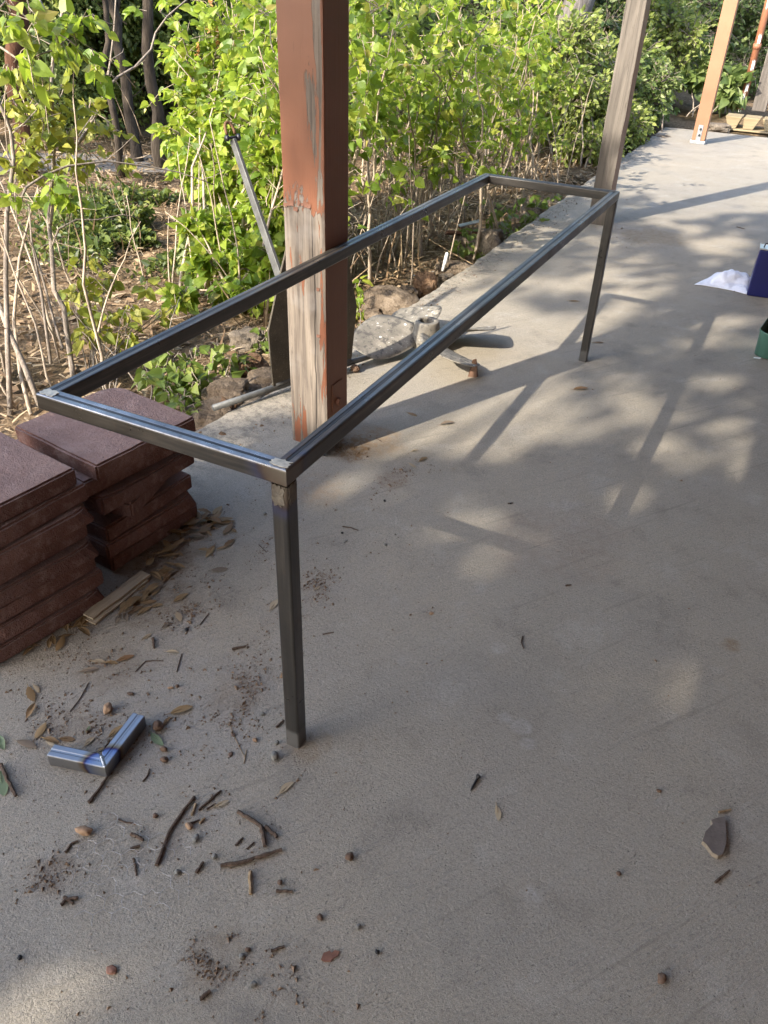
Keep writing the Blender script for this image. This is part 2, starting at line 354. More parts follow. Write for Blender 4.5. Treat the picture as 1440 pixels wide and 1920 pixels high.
def mat_prop():
    t = NT('flaking_propeller_metal'); P = t.co(); a = t.noise(5, P, 5, .65); b = t.noise(30, P, 5, .75); c = t.vor(26, t.co(rot=(.4, .2, .3)))
    col = t.ramp(a, [(.3, (.085, .078, .068)), (.5, (.19, .172, .145)), (.7, (.33, .295, .24))])
    col = t.mix(t.math('MULTIPLY', t.smooth(b, .50, .60), .85), col, (.065, .06, .056))
    fl = t.math('MULTIPLY', t.smooth(b, .385, .34), t.smooth(a, .44, .54)); col = t.mix(fl, col, (.74, .74, .72))
    fl2 = t.math('MULTIPLY', t.smooth(c, .17, .10), t.smooth(t.noise(9, P), .50, .6)); col = t.mix(fl2, col, (.78, .78, .77))
    return t.done(col, .72, .15, t.bump(t.math('ADD', b, fl), .002, .8))
M['prop'] = mat_prop()
def mat_paver():
    t = NT('red_concrete_paver'); P = t.co(); oi = t.n('ShaderNodeObjectInfo')
    a = t.noise(7, P, 5, .7); b = t.noise(90, P, 4, .75); c = t.noise(300, P, 2)
    col = t.ramp(a, [(.28, (.10, .048, .040)), (.5, (.145, .070, .056)), (.72, (.22, .125, .102))])
    col = t.mix(t.math('MULTIPLY', t.smooth(b, .56, .72), .55), col, (.08, .034, .028)); col = t.mix(t.math('MULTIPLY', t.smooth(c, .60, .72), .55), col, (.40, .29, .27)); col = t.mix(t.math('MULTIPLY', t.smooth(t.noise(16, P, 5, .7), .5, .66), .45), col, (.29, .195, .18))
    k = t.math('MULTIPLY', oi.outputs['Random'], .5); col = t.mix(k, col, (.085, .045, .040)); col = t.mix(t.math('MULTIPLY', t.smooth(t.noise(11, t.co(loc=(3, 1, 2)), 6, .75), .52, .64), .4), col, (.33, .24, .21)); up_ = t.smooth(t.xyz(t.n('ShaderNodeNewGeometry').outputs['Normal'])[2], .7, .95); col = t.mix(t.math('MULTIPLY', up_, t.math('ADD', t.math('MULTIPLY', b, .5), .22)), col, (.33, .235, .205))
    pit = t.smooth(t.vor(95, P), .16, .08); h = t.math('SUBTRACT', t.math('ADD', b, t.math('MULTIPLY', c, .4)), t.math('MULTIPLY', pit, .8))
    return t.done(col, .92, 0, t.bump(h, .005, 1.0), .2)
M['paver'] = mat_paver()
def mat_rock(name, a, b_, c):
    t = NT(name); P = t.co(); n1 = t.noise(6, P, 6, .7); n2 = t.noise(38, P, 6, .75)
    col = t.ramp(n1, [(.32, a), (.5, b_), (.68, c)]); col = t.mix(t.math('MULTIPLY', t.smooth(n2, .5, .66), .65), col, tuple(np.array(a) * .5)); col = t.mix(t.math('MULTIPLY', t.smooth(n2, .42, .3), .5), col, tuple(np.array(c) * 1.25))
    return t.done(col, .95, 0, t.bump(t.math('ADD', n2, n1), .03, 1.0), .15)
M['rock'] = [mat_rock('brown_rock', (.07, .05, .036), (.19, .145, .105), (.32, .255, .19)), mat_rock('grey_rock', (.10, .085, .07), (.22, .18, .14), (.36, .30, .23)), mat_rock('rusty_rock', (.08, .05, .032), (.20, .12, .07), (.30, .21, .14))]
M['soil'] = None
def mat_soil():
    t = NT('straw_soil'); P = t.co(); a = t.noise(1.2, P, 5, .65); b = t.noise(26, P, 5, .75); c = t.noise(1, t.co(scale=(140, 30, 60), rot=(0, 0, .6)), 4, .7)
    col = t.ramp(b, [(.3, (.10, .065, .038)), (.5, (.27, .185, .11)), (.72, (.46, .345, .225))]); col = t.mix(t.math('MULTIPLY', t.smooth(c, .55, .7), .5), col, (.52, .41, .27))
    col = t.mix(t.smooth(a, .46, .62), col, (.085, .062, .035))
    return t.done(col, .95, 0, t.bump(t.math('ADD', b, c), .03, 1.0), .1)
M['soil'] = mat_soil()
M['gravel'] = simple('pale_gravel', (.17, .155, .14), .95, 0, .35, 60, .01)
M['straw'] = mat_leaf('dry_straw', [(0, (.11, .07, .04)), (.35, (.22, .145, .085)), (.7, (.36, .26, .155)), (1, (.48, .385, .26))], .1, (.4, .3, .15), .7, .2)
M['dry_leaf'] = mat_leaf('dry_tan_leaf', [(0, (.15, .09, .045)), (.4, (.26, .17, .08)), (.75, (.34, .235, .12)), (1, (.21, .11, .05))], .12, (.4, .26, .1), .6, .25)
M['pale_leaf'] = mat_leaf('pale_dry_leaf', [(0, (.33, .25, .16)), (1, (.42, .345, .24))], .1, (.45, .35, .2), .6, .25)
M['grey_leaf'] = mat_leaf('grey_brown_leaf', [(0, (.17, .13, .095)), (1, (.25, .20, .15))], .05, (.3, .2, .1), .7, .2)
M['green_leaf'] = mat_leaf('fresh_grey_green_leaf', [(0, (.17, .22, .12)), (1, (.22, .27, .15))], .15, (.2, .26, .08), .5, .3)
M['twig'] = mat_bark('twig_bark', (.045, .03, .022), (.14, .10, .075), 3)
M['twig_tan'] = mat_bark('bare_twig_wood', (.18, .12, .07), (.38, .28, .17), 3)
M['stone'] = simple('grey_pebble', (.16, .155, .14), .85, 0, .4, 50, .002)
M['stone_tan'] = simple('tan_pebble', (.27, .17, .10), .8, 0, .35, 40, .002)
M['nut'] = simple('brown_nutshell', (.10, .058, .035), .7, 0, .4, 60, .002)
M['chip'] = simple('brown_paint_chip', (.17, .075, .045), .6, 0, .35, 60, .001)
M['crumb'] = simple('crumbs', (.155, .105, .07), .95, 0, .6, 300)
M['black'] = simple('black_iron', (.02, .019, .02), .5, .5, .3, 60)
M['wire'] = simple('galvanised_wire', (.30, .30, .31), .5, .3, .3, 60)
LIL = [(0, (.07, .125, .020)), (.18, (.15, .235, .032)), (.45, (.26, .355, .045)), (.78, (.36, .44, .06)), (.94, (.46, .47, .08)), (1, (.38, .28, .09))]
M['lilac'] = mat_leaf('lilac_leaf', LIL, .5, (.46, .60, .05))
M['lilac_yellow'] = mat_leaf('yellowing_lilac_leaf', [(0, (.15, .20, .035)), (.4, (.26, .30, .045)), (.75, (.40, .40, .055)), (1, (.48, .45, .10))], .45, (.5, .5, .06))
M['ivy'] = mat_leaf('ground_vine_leaf', [(0, (.10, .16, .03)), (.5, (.16, .22, .05)), (1, (.26, .29, .07))], .35, (.3, .4, .06))
M['cover'] = mat_leaf('ground_cover_leaf', [(0, (.035, .055, .014)), (.4, (.07, .105, .022)), (.7, (.14, .18, .035)), (1, (.26, .27, .06))], .35, (.24, .30, .05))
M['bg_leaf'] = mat_leaf('tree_leaf', [(0, (.075, .115, .03)), (.4, (.13, .185, .05)), (.75, (.21, .27, .085)), (1, (.34, .38, .17))], .35, (.26, .34, .08))
M['bg_dark'] = mat_leaf('dark_tree_leaf', [(0, (.04, .07, .025)), (.5, (.08, .125, .042)), (.85, (.15, .20, .07)), (1, (.30, .34, .17))], .3, (.16, .24, .06))
M['bg_yellow'] = mat_leaf('light_bush_leaf', [(0, (.14, .19, .04)), (.5, (.25, .31, .07)), (1, (.38, .41, .13))], .4, (.36, .42, .08))
M['stem'] = mat_bark('lilac_stem', (.26, .20, .15), (.54, .45, .35), 2)
M['stem_grey'] = mat_bark('grey_stem', (.16, .13, .105), (.40, .34, .28), 2)
M['trunk_dark'] = mat_bark('dark_bark', (.022, .017, .013), (.095, .075, .058), .6)
M['trunk_rust'] = mat_bark('rusty_bark', (.045, .022, .013), (.13, .06, .035), .6)
M['trunk_grey'] = mat_bark('grey_bark', (.07, .062, .056), (.20, .18, .165), .5)
M['flower'] = simple('dry_flower_heads', (.40, .20, .06), .9, 0, .4, 90)
M['blue'] = simple('dark_blue_enamel', (.004, .006, .075), .3, 0, .08, 8)
M['tin'] = simple('bare_tin', (.62, .60, .57), .3, .9, .15, 30)
M['green_tin'] = simple('green_enamel', (.05, .125, .098), .45, 0, .12, 12)
M['green_dark'] = simple('dark_green_inside', (.018, .05, .03), .6, 0, .3, 12)
M['cloth'] = simple('white_cotton', (.74, .76, .86), .95, 0, .06, 60, .002)
M['white'] = simple('white_plastic', (.80, .80, .78), .5, 0, .05, 20)
M['pipe_paint'] = simple('orange_pipe_paint', (.30, .125, .068), .55, 0, .15, 10)
M['wall_paint'] = mat_paint_wood('wall_boards', (.24, .12, .075))
M['roof_wood'] = mat_paint_wood('roof_boards', (.22, .14, .09))
M['frag'] = simple('grey_board_face', (.115, .095, .085), .9, 0, .25, 60, .001)
M['frag_edge'] = simple('crumbly_board_edge', (.19, .155, .115), .95, 0, .45, 90, .003)

# ------------------------------------------------------------------ the setting
def ground_h(x, y):
    x = np.asarray(x, float); y = np.asarray(y, float)
    r = np.hypot(x + 1, y); P = np.stack([x, y, x * 0], -1)
    z = -.15 + .07 * hash_noise(P, 3, .8) + .03 * hash_noise(P, 4, 3.1)
    z = z + np.clip(r - 8.5, 0, 22) * .055
    z = z + .05 * np.exp(-((x + 1.35) / .25) ** 2)               # soil heaped against the slab
    inside = 1 / (1 + np.exp(-(x + 1.0) / .05)) * 1 / (1 + np.exp((y - 10.3) / .05))
    return z * (1 - inside) + (-.20) * inside
def make_ground():
    def axis(lo, hi, c, n, far):
        a = np.linspace(lo, hi, n); l = lo - np.geomspace(.3, far, 18)[::-1]; r = hi + np.geomspace(.3, far, 18)
        return np.concatenate([l, a, r])
    xs = axis(-9, 2, 0, 180, 200); ys = axis(-2, 16, 0, 240, 200)
    X, Y = np.meshgrid(xs, ys); Z = ground_h(X, Y); v = np.stack([X, Y, Z], -1).reshape(-1, 3)
    nx = len(xs); i = np.arange(len(ys) - 1)[:, None] * nx + np.arange(nx - 1)[None, :]
    q = np.stack([i, i + 1, i + nx + 1, i + nx], -1).reshape(-1, 4)
    b = MB(); b.v.append(v); b.n = len(v); b.lt.append(q.ravel()); b.ln.append(np.full(len(q), 4)); b.mi.append(np.zeros(len(q), int))
    structure(b.build('ground', M['soil'], smooth=True))
make_ground()
SLAB_END = 10.05
def slab_edge(y):
    P = np.stack([y * 0, y, y * 0], -1)
    e = -1.03 + .022 * hash_noise(P, 8, 9) + .012 * hash_noise(P, 9, 33) + .03 * hash_noise(P, 10, 1.3)
    return e - .14 * (1 / (1 + np.exp((y - 1.45) / .13)))
def make_slab():
    ys = np.concatenate([np.arange(-6, .4, .4), np.arange(.4, SLAB_END + .001, .022)]); n = len(ys); e = slab_edge(ys)
    P = np.stack([e, ys, ys * 0], -1); ch = .010 + .012 * np.abs(hash_noise(P, 21, 25)); dz = .010 + .012 * np.abs(hash_noise(P, 22, 19))
    cols = [np.stack([e + .02, ys, ys * 0 - .24], -1), np.stack([e - .004 + .01 * hash_noise(P, 23, 30), ys, -.07 + 0 * ys], -1), np.stack([e, ys, -dz - .004], -1), np.stack([e + ch, ys, -dz * .15], -1), np.stack([e + ch * 2.4, ys, 0 * ys], -1)]
    for x in (-.8, -.4, 0, .5, 1, 2, 4.2): cols.append(np.stack([x + 0 * ys, ys, 0 * ys], -1))
    V = np.stack(cols, 1); m = V.shape[1]
    i = np.arange(n - 1)[:, None] * m + np.arange(m - 1)[None, :]
    q = np.stack([i, i + 1, i + m + 1, i + m], -1).reshape(-1, 4)
    b = MB(); b.v.append(V.reshape(-1, 3)); b.n = n * m; b.lt.append(q.ravel()); b.ln.append(np.full(len(q), 4)); b.mi.append(np.zeros(len(q), int))
    last = V[-1]; lo = last.copy(); lo[:, 2] = -.24
    b.add(np.concatenate([last, lo]), [(k, k + m, k + m + 1, k + 1) for k in range(m - 1)])
    structure(b.build('concrete_slab', M['concrete'], smooth=False))
make_slab()
def make_drive():
    c = np.array([-5.3, 5.25]); d = nrm(np.array([.80, .60])); nn = np.array([-d[1], d[0]])
    s = np.linspace(-9, 1.6, 50); w = np.linspace(-.62, .62, 7)
    S, Wd = np.meshgrid(s, w, indexing='ij'); xy = c + S[..., None] * d + (Wd * (1 + .1 * np.sin(S * 2)))[..., None] * nn
    z = ground_h(xy[..., 0], xy[..., 1]) + .014 - .05 * (np.abs(Wd) > .6)
    V = np.concatenate([xy, z[..., None]], -1).reshape(-1, 3); m = len(w)
    i = np.arange(len(s) - 1)[:, None] * m + np.arange(m - 1)[None, :]; q = np.stack([i, i + m, i + m + 1, i + 1], -1).reshape(-1, 4)
    b = MB(); b.v.append(V); b.n = len(V); b.lt.append(q.ravel()); b.ln.append(np.full(len(q), 4)); b.mi.append(np.zeros(len(q), int))
    structure(b.build('gravel_drive', M['gravel'], smooth=True))
make_drive()
# porch roof over the slab and the house wall behind the camera's right hand: both out of frame, they shade the near floor
b = MB(); b.box((-.93, -7, 2.86), (2.6, 5.6, 2.91)); 
for y in np.arange(-6.8, 5.6, .6): b.box((-.90, y, 2.70), (2.04, y + .05, 2.858))
b.box((-.76, -7, 2.52), (-.61, 5.6, 2.698))
structure(b.build('porch_roof', M['roof_wood']))
b = MB(); b.box((2.05, -7, 0.002), (2.2, 6.5, 2.69)); structure(b.build('house_wall', M['wall_paint']))

# ------------------------------------------------------------------ posts
def rough_box(lo, hi, nx, ny, nz, amp, seed, bev=.006):
    bm = bmesh.new(); bmesh.ops.create_cube(bm, size=1)
    for v in bm.verts: v.co = Vector([(lo[k] + hi[k]) / 2 + v.co[k] * (hi[k] - lo[k]) for k in range(3)])
    bmesh.ops.bevel(bm, geom=list(bm.edges), offset=bev, segments=2, affect='EDGES', profile=.6)
    zs = [lo[2] + (hi[2] - lo[2]) * k / nz for k in range(1, nz)]
    for z in zs: bmesh.ops.bisect_plane(bm, geom=list(bm.verts) + list(bm.edges) + list(bm.faces), plane_co=(0, 0, z), plane_no=(0, 0, 1))
    rough_bm(bm, amp, 9, seed); return bm
POST1 = (-.683, 1.245, 0)
p1 = thing('porch_post', 'thick square post with peeling brown paint beside the steel frame', 'post', POST1, 'posts along the slab edge')
body = bm_obj(rough_box((-.0755, -.074, .028), (.0755, .074, 2.52), 1, 1, 60, .0016, 3), 'timber', M['post_paint'], p1, smooth=False)
body.data.materials.append(M['brown_paint'])
for f in body.data.polygons:
    if f.normal.x > .6 or f.normal.y > .6: f.material_index = 1
M['flake'] = simple('paint_flake', (.14, .057, .032), .7, 0, .2, 40)
_fr = np.random.default_rng(31); o3 = np.array(POST1)
for fx, fz in [(x_, .883 + .012 * _fr.normal()) for x_ in np.linspace(-.066, .02, 8)] + [(.046, .47), (.048, .63)]:
    w_ = _fr.uniform(.004, .009); h_ = _fr.uniform(.008, .018); V = []
    for i in range(4):
        for j in range(3): V.append(o3 + (fx + (j - 1) * w_ * (1 - .15 * i * _fr.random()), -.0758 - .0022 * (i / 3) ** 2 * _fr.uniform(.6, 1.4), fz - h_ * i / 3))
    b = MB(); b.add(V, [(i * 3 + j, i * 3 + j + 1, (i + 1) * 3 + j + 1, (i + 1) * 3 + j) for i in range(3) for j in range(2)]); b.build('paint_flake', M['flake'], p1)
b = MB(); o3 = np.array(POST1)
b.box(o3 + (.0755, -.040, .17), o3 + (.0800, .030, .275)); pl = b.build('joint_plate', M['brown_paint'], p1, bevel=(.002, 2))
b = MB(); b.tube([o3 + (.080, -.005, .20), o3 + (.092, -.005, .20)], .014, 6); sub(pl, b.build('bolt_head', M['brown_paint'], p1))
b = MB(); b.box(o3 + (-.05, -.06, .0), o3 + (.05, .06, .006)); b.box(o3 + (.030, -.078, .004), o3 + (.068, -.0745, .06)); b.box(o3 + (-.03, -.03, .006), o3 + (.03, .03, .027))
b.build('post_foot', M['dark_metal'], p1)

POST2 = (-.585, 5.075, 0)
p2 = thing('porch_post', 'bare grey weathered post beside the far end of the frame', 'post', POST2, 'posts along the slab edge')
body = bm_obj(rough_box((-.066, -.070, .0), (.066, .070, 2.52), 1, 1, 60, .004, 11, .008), 'timber', M['grey_wood'], p2, smooth=False)
body.data.materials.append(M['brown_paint'])
for f in body.data.polygons:
    if f.normal.x > .6: f.material_index = 1
POST3 = (-.49, 9.11, 0)
p3 = thing('porch_post', 'smooth orange-brown painted post in a galvanised bracket', 'post', POST3, 'posts along the slab edge')
bm_obj(rough_box((-.068, -.068, .035), (.068, .068, 2.7), 1, 1, 8, .0008, 17, .004), 'timber', M['tan_paint'], p3, smooth=False)
o3 = np.array(POST3)
b = MB(); b.box(o3 + (-.080, -.082, .0), o3 + (.080, .082, .034)); br = b.build('bracket', M['galv'], p3, bevel=(.004, 2))
b = MB(); b.box(o3 + (-.026, -.0745, .0345), o3 + (.026, -.069, .19)); st = b.build('strap', M['galv'], p3, bevel=(.002, 1))
for zz in (.09, .15):
    b = MB(); b.tube([o3 + (.004, -.0745, zz), o3 + (.004, -.086, zz)], .013, 6); sub(st, b.build('bolt_head', M['dark_metal'], p3))

# far end: downspout, grey post, brown boards, timber edging, loose stones
dp = thing('downspout', 'orange downpipe with white paint patches beside the farthest grey post', 'downspout', (-.32, 11.35, .12))
b = MB(); b.tube([(-.32, 11.35, .12), (-.32, 11.35, 2.7)], .042, 12); b.build('pipe', M['pipe_paint'], dp, smooth=True)
b = MB(); b.tube([(-.32, 11.35, .80), (-.32, 11.35, .86)], .050, 12); b.build('collar', M['pipe_paint'], dp, smooth=True)
for zz, dz, a in ((.20, .13, -.2), (.37, .06, .2), (.62, .07, .3), (.90, .07, .2), (1.28, .07, .1), (1.6, .05, .3)):
    b = MB(); n = 8; ang = np.linspace(-1.9 + a, -1.1 + a, 5)
    for k in range(4):
        pts = [(-.32 + .0435 * math.cos(t_), 11.35 + .0435 * math.sin(t_)) for t_ in (ang[k], ang[k + 1])]
        b.add([(pts[0][0], pts[0][1], zz - dz * (.6 + .3 * math.sin(k * 2))), (pts[1][0], pts[1][1], zz - dz * (.6 + .3 * math.sin(k * 2 + 2))), (pts[1][0], pts[1][1], zz + dz * (.7 + .3 * math.cos(k * 3 + 3))), (pts[0][0], pts[0][1], zz + dz * (.7 + .3 * math.cos(k * 3)))], [(0, 1, 2, 3)])
    b.build('paint_patch', M['white'], dp)
bo = rough_box((-.085, -.07, 0), (.085, .07, 2.6), 1, 1, 30, .004, 23, .008)
pp = tag(bm_obj(bo, 'porch_post', M['grey_wood'], None, (-.11, 11.55, .10), False), 'farthest bare grey post standing beside the downpipe', 'post', 'posts along the slab edge')
bs = thing('skirting_board', 'dark reddish brown boards low behind the farthest grey post', 'board', (.45, 12.2, 0))
for k in range(3):
    b = MB(); b.box((-.12, 12.2, .10 + k * .125), (1.4, 12.23, .22 + k * .125)); b.build('plank', M['brown_paint'], bs, bevel=(.003, 1))
te = thing('timber_edging', 'row of pale timber blocks with triangular gaps at the slab end', 'edging', (-.1, 10.62, 0))
for k in range(1, 6):
    x0 = -.52 + k * .215; b = MB(); w = .10
    pr = [(x0 - w, .13), (x0 + w - .006, .13), (x0 + .035, .002), (x0 - w + .02, .002)] if k % 2 == 0 else [(x0 - w, .13), (x0 + w - .004, .13), (x0 + .05, .001), (x0 - .045, .001)]
    v = [(x, 10.50, z) for x, z in pr] + [(x, 10.80, z) for x, z in pr]
    b.add(v, [(3, 2, 1, 0), (4, 5, 6, 7), (0, 1, 5, 4), (1, 2, 6, 5), (2, 3, 7, 6), (3, 0, 4, 7)]); b.build('block', M['timber'], te, bevel=(.006, 1))
b = MB(); b.box((-.44, 10.46, -.02), (1.2, 10.84, .0)); b.build('sill_plank', M['timber'], te, bevel=(.004, 1))

# ------------------------------------------------------------------ the steel frame
T = .036; W_, L_, H_ = .6035, 2.561, .7545
fr = thing('steel_table_frame', 'long bare square-tube steel table frame on two legs', 'table frame', (0, 0, 0))
def profile():
    """tube section (lateral, vertical), top face with a shallow groove; last value is the material slot of the segment that starts there"""
    h = T / 2; r = .0045; pts = []
    def arc(cx, cz, a0, a1):
        for k in range(4):
            a = math.radians(a0 + (a1 - a0) * k / 3); pts.append((cx + r * math.cos(a), cz + r * math.sin(a), 0))
    arc(h - r, -h + r, -90, 0); arc(h - r, h - r, 0, 90)
    pts.append((.0052, h - .0003, 0)); pts.append((.0036, h - .0011, 1)); pts.append((-.0036, h - .0011, 0)); pts.append((-.0052, h - .0003, 0))
    arc(-h + r, h - r, 90, 180); arc(-h + r, -h + r, 180, 270)
    return pts
PROF = profile()
def rail(name, p0, p1, mat, miter=True, groove=True, bright=False):
    p0 = Vector(p0); p1 = Vector(p1); a = (p1 - p0).normalized(); up = Vector((0, 0, 1)); lat = a.cross(up)   # lat > 0 is the right-hand side, outside of the ring when walked anticlockwise
    b = MB(); n = len(PROF); V = []
    for p, s in ((p0, 1), (p1, -1)):
        for u, w, mi in PROF:
            if not groove and abs(u) < .006 and w > 0: w = T / 2
            V.append(p + a * ((-u if miter else 0) * s) + lat * u + up * w)
    b.add(V, [])
    f = []
    for k in range(n):
        k2 = (k + 1) % n; b.lt.append(np.array([k, k2, k2 + n, k + n]) + b.n - len(V)); b.ln.append([4]); b.mi.append([PROF[k][2] or (2 if bright and PROF[k][1] > T / 2 - .003 and PROF[k2][1] > T / 2 - .003 else 0)])
    b.lt.append(np.arange(n)[::-1]); b.ln.append([n]); b.mi.append([0]); b.lt.append(np.arange(n) + n); b.ln.append([n]); b.mi.append([0])
    o = b.build(name, [mat, M['scale_band'], M['tube_top']], fr)
    return o
h = T / 2; zt = H_ - h
A = (-h, h, zt); B_ = (-W_ + h, h, zt); C_ = (-W_ + h, L_ - h, zt); D_ = (-h, L_ - h, zt)
# walked so that the outside lies on the right-hand side: B->A->D->C
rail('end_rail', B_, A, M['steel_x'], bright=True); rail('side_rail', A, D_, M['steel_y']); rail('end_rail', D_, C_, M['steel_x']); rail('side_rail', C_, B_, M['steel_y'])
def leg(x, y):
    b = MB(); r = .0045; pts = []
    for cx, cy, a0 in ((1, 1, 0), (-1, 1, 90), (-1, -1, 180), (1, -1, 270)):
        for k in range(4):
            a = math.radians(a0 + 30 * k); pts.append((cx * (h - r) + r * math.cos(a), cy * (h - r) + r * math.sin(a)))
    n = len(pts); zs = (0.0005, .25, .5, H_ - T - .0005)
    V = [(x + u, y + w, z) for z in zs for u, w in pts]
    F = [(i * n + k, i * n + (k + 1) % n, (i + 1) * n + (k + 1) % n, (i + 1) * n + k) for i in range(len(zs) - 1) for k in range(n)] + [tuple(range(n))[::-1]]
    b.add(V, F); return b.build('leg', M['steel_z'], fr)
leg(-h, h); leg(-h, L_ - h)
def patch(name, o, ux, uy, sx, sy, nz, seed, mat, th=.0011):
    """ground-off weld: an irregular thin plate lying on a face"""
    b = MB(); o = np.array(o); ux = np.array(ux, float); uy = np.array(uy, float); nz = np.array(nz, float); n = 26; r_ = np.random.default_rng(seed)
    ring = [o]; 
    rad = 1 + .28 * (r_.random(n) - .5) + .12 * np.sin(np.arange(n) * 2.1 + seed)
    a = np.arange(n) / n * 2 * np.pi
    sq = 1 / np.maximum(np.abs(np.cos(a)), np.abs(np.sin(a))) ** .75
    top = o + (rad * sq * np.cos(a) * sx * .86)[:, None] * ux + (rad * sq * np.sin(a) * sy * .86)[:, None] * uy + nz * th
    bot = top - nz * th * .9; inner = o + (top - o) * .6 + nz * (th * .35)
    V = np.concatenate([bot, top, inner, [o + nz * th * 1.5]])
    F = [(k, (k + 1) % n, n + (k + 1) % n, n + k) for k in range(n)] + [(n + k, n + (k + 1) % n, 2 * n + (k + 1) % n, 2 * n + k) for k in range(n)] + [(2 * n + k, 2 * n + (k + 1) % n, 3 * n) for k in range(n)]
    b.add(V, F); return b.build(name, mat, fr, smooth=False)
patch('weld_patch', (-.024, .018, H_), (1, 0, 0), (0, 1, 0), .021, .013, (0, 0, 1), 1, M['ground_steel'])
patch('weld_patch', (-W_ + .022, .017, H_), (1, 0, 0), (0, 1, 0), .021, .014, (0, 0, 1), 2, M['ground_steel'])
patch('weld_patch', (-.019, -.0002, H_ - .058), (1, 0, 0), (0, 0, 1), .015, .026, (0, -1, 0), 3, M['weld_dull'])
patch('weld_patch', (.0002, .018, H_ - .056), (0, 1, 0), (0, 0, 1), .014, .022, (1, 0, 0), 4, M['weld_dull'])
patch('weld_patch', (-.019, L_ - .018, H_), (1, 0, 0), (0, 1, 0), .014, .012, (0, 0, 1), 5, M['weld_dull'])
# the open end of the front tube at the free corner, welded shut with a plate
b = MB(); b.box((-W_ - .0022, .002, H_ - T + .001), (-W_ - .0002, T - .002, H_ - .001)); b.build('end_cap', M['weld_dull'], fr)

# ------------------------------------------------------------------ welded steel elbow on the floor
EO = Vector((-0.328,-0.265,0.000)); el = thing('steel_elbow', 'short welded steel tube elbow with blue heat marks lying on the floor', 'steel elbow', tuple(EO))
EO = np.array(EO)
def elbow_arm(d, lat, ln, te=.033, hh=.035):
    b = MB(); d = np.array(d); lat = np.array(lat); r = .003
    # inner mitre: lat points to the inside of the bend
    sec = [(0, 0), (te, 0), (te, hh), (te * .60, hh), (te * .54, hh - .0009), (te * .42, hh - .0009), (te * .36, hh), (0, hh)]
    V = [EO + d * (u) + lat * u + np.array([0, 0, w + .0005]) for u, w in sec] + [EO + d * ln + lat * u + np.array([0, 0, w + .0005]) for u, w in sec]
    n = len(sec); F = [(k, (k + 1) % n, (k + 1) % n + n, k + n) for k in range(n)] + [tuple(range(n, 2 * n)), tuple(range(n))[::-1]]
    b.add(V, F); bm = None
    return b.build('arm', M['elbow'], el, bevel=(.0025, 2))
dl = nrm(np.array([-.137, -.036, 0])); dr = np.array([dl[1], -dl[0], 0]); dr = nrm(np.array([-.021, .147, 0]))
elbow_arm(dl, np.array([-dl[1], dl[0], 0]) * -1, .142); elbow_arm(dr, np.array([-dr[1], dr[0], 0]), .155)
b = MB()
for k in range(7):
    q = EO + (dl + dr) * (.004 + .0035 * k); b.tube([q + (0, 0, .0352), q + (0, 0, .0365)], .0042 - .0003 * (k % 3), 7)
b.build('weld_bead', M['galv'], el, smooth=True)

# ------------------------------------------------------------------ paver stacks: every paver is a thing
def paver(cx, cy, z, rot, size, th, seed, label, group, tilt=0):
    bm = bmesh.new(); bmesh.ops.create_cube(bm, size=1)
    for v in bm.verts: v.co = Vector((v.co.x * size, v.co.y * size, (v.co.z + .5) * th))
    bmesh.ops.bevel(bm, geom=list(bm.edges), offset=.006, segments=2, affect='EDGES')
    for ax in ((1, 0, 0), (0, 1, 0)):
        for k in range(1, 12):
            co = [-size / 2 + size * k / 12 * a for a in ax]; co = Vector([(-size / 2 + size * k / 12) * a for a in ax])
            bmesh.ops.bisect_plane(bm, geom=list(bm.verts) + list(bm.edges) + list(bm.faces), plane_co=co, plane_no=ax)
    rough_bm(bm, .0022, 18, seed); r_ = random.Random(seed)
    c = Vector((r_.choice((-1, 1)) * size / 2, r_.choice((-1, 1)) * size / 2, th))       # one knocked corner
    for v in bm.verts:
        d = (v.co - c).length
        if d < .045: v.co += (Vector((0, 0, th * .5)) - v.co).normalized() * (.045 - d) * .5
    o = bm_obj(bm, 'paver', M['paver'], None, (cx, cy, z), False); o.rotation_euler = (0, math.radians(tilt), math.radians(rot))
    return tag(o, label, 'paver', group)
lays = ['lowest', 'second from the bottom', 'third from the bottom', 'fourth from the bottom', 'fifth from the bottom', 'second from the top', 'topmost']
R_ = [(-.985, .478, -6, .355), (-.978, .470, -7, .357), (-.990, .474, -4, .355), (-1.0, .492, 13, .352), (-.965, .468, -6, .357), (-.992, .462, -9, .355), (-.962, .484, -8, .362)]
extra = ['', '', '', ' twisted out of line', ' jutting towards the frame', '', ' under the frame corner']
for k, (x, y, r_, s_) in enumerate(R_):
    paver(x + .012, y, k * .0535, r_, s_, .053, 40 + k, f'red paver {lays[k]} in the stack by the post{extra[k]}', 'pavers in the stack nearer the post')
lays2 = ['lowest', 'second from the bottom', 'third from the bottom', 'fourth from the bottom', 'fifth from the bottom', 'third from the top', 'second from the top', 'topmost']
L2 = [(-.985, .040, -12, .358), (-.990, .048, -10, .356), (-1.000, .040, -9, .355), (-.985, .050, -12, .357), (-1.004, .040, -8, .355), (-.982, .052, -9, .356), (-.996, .058, -6, .355), (-1.012, .045, -8, .358)]
for k, (x, y, r_, s_) in enumerate(L2):
    paver(x + .034, y, k * .0525, r_, s_, .052, 60 + k, f'red concrete paver, {lays2[k]} of the stack cut by the photo edge', 'pavers in the stack at the photo edge')
lt = thing('lath', 'flat grey wooden lath lying on another by the paver stacks', 'wood strip', (-.725, .21, .009)); 
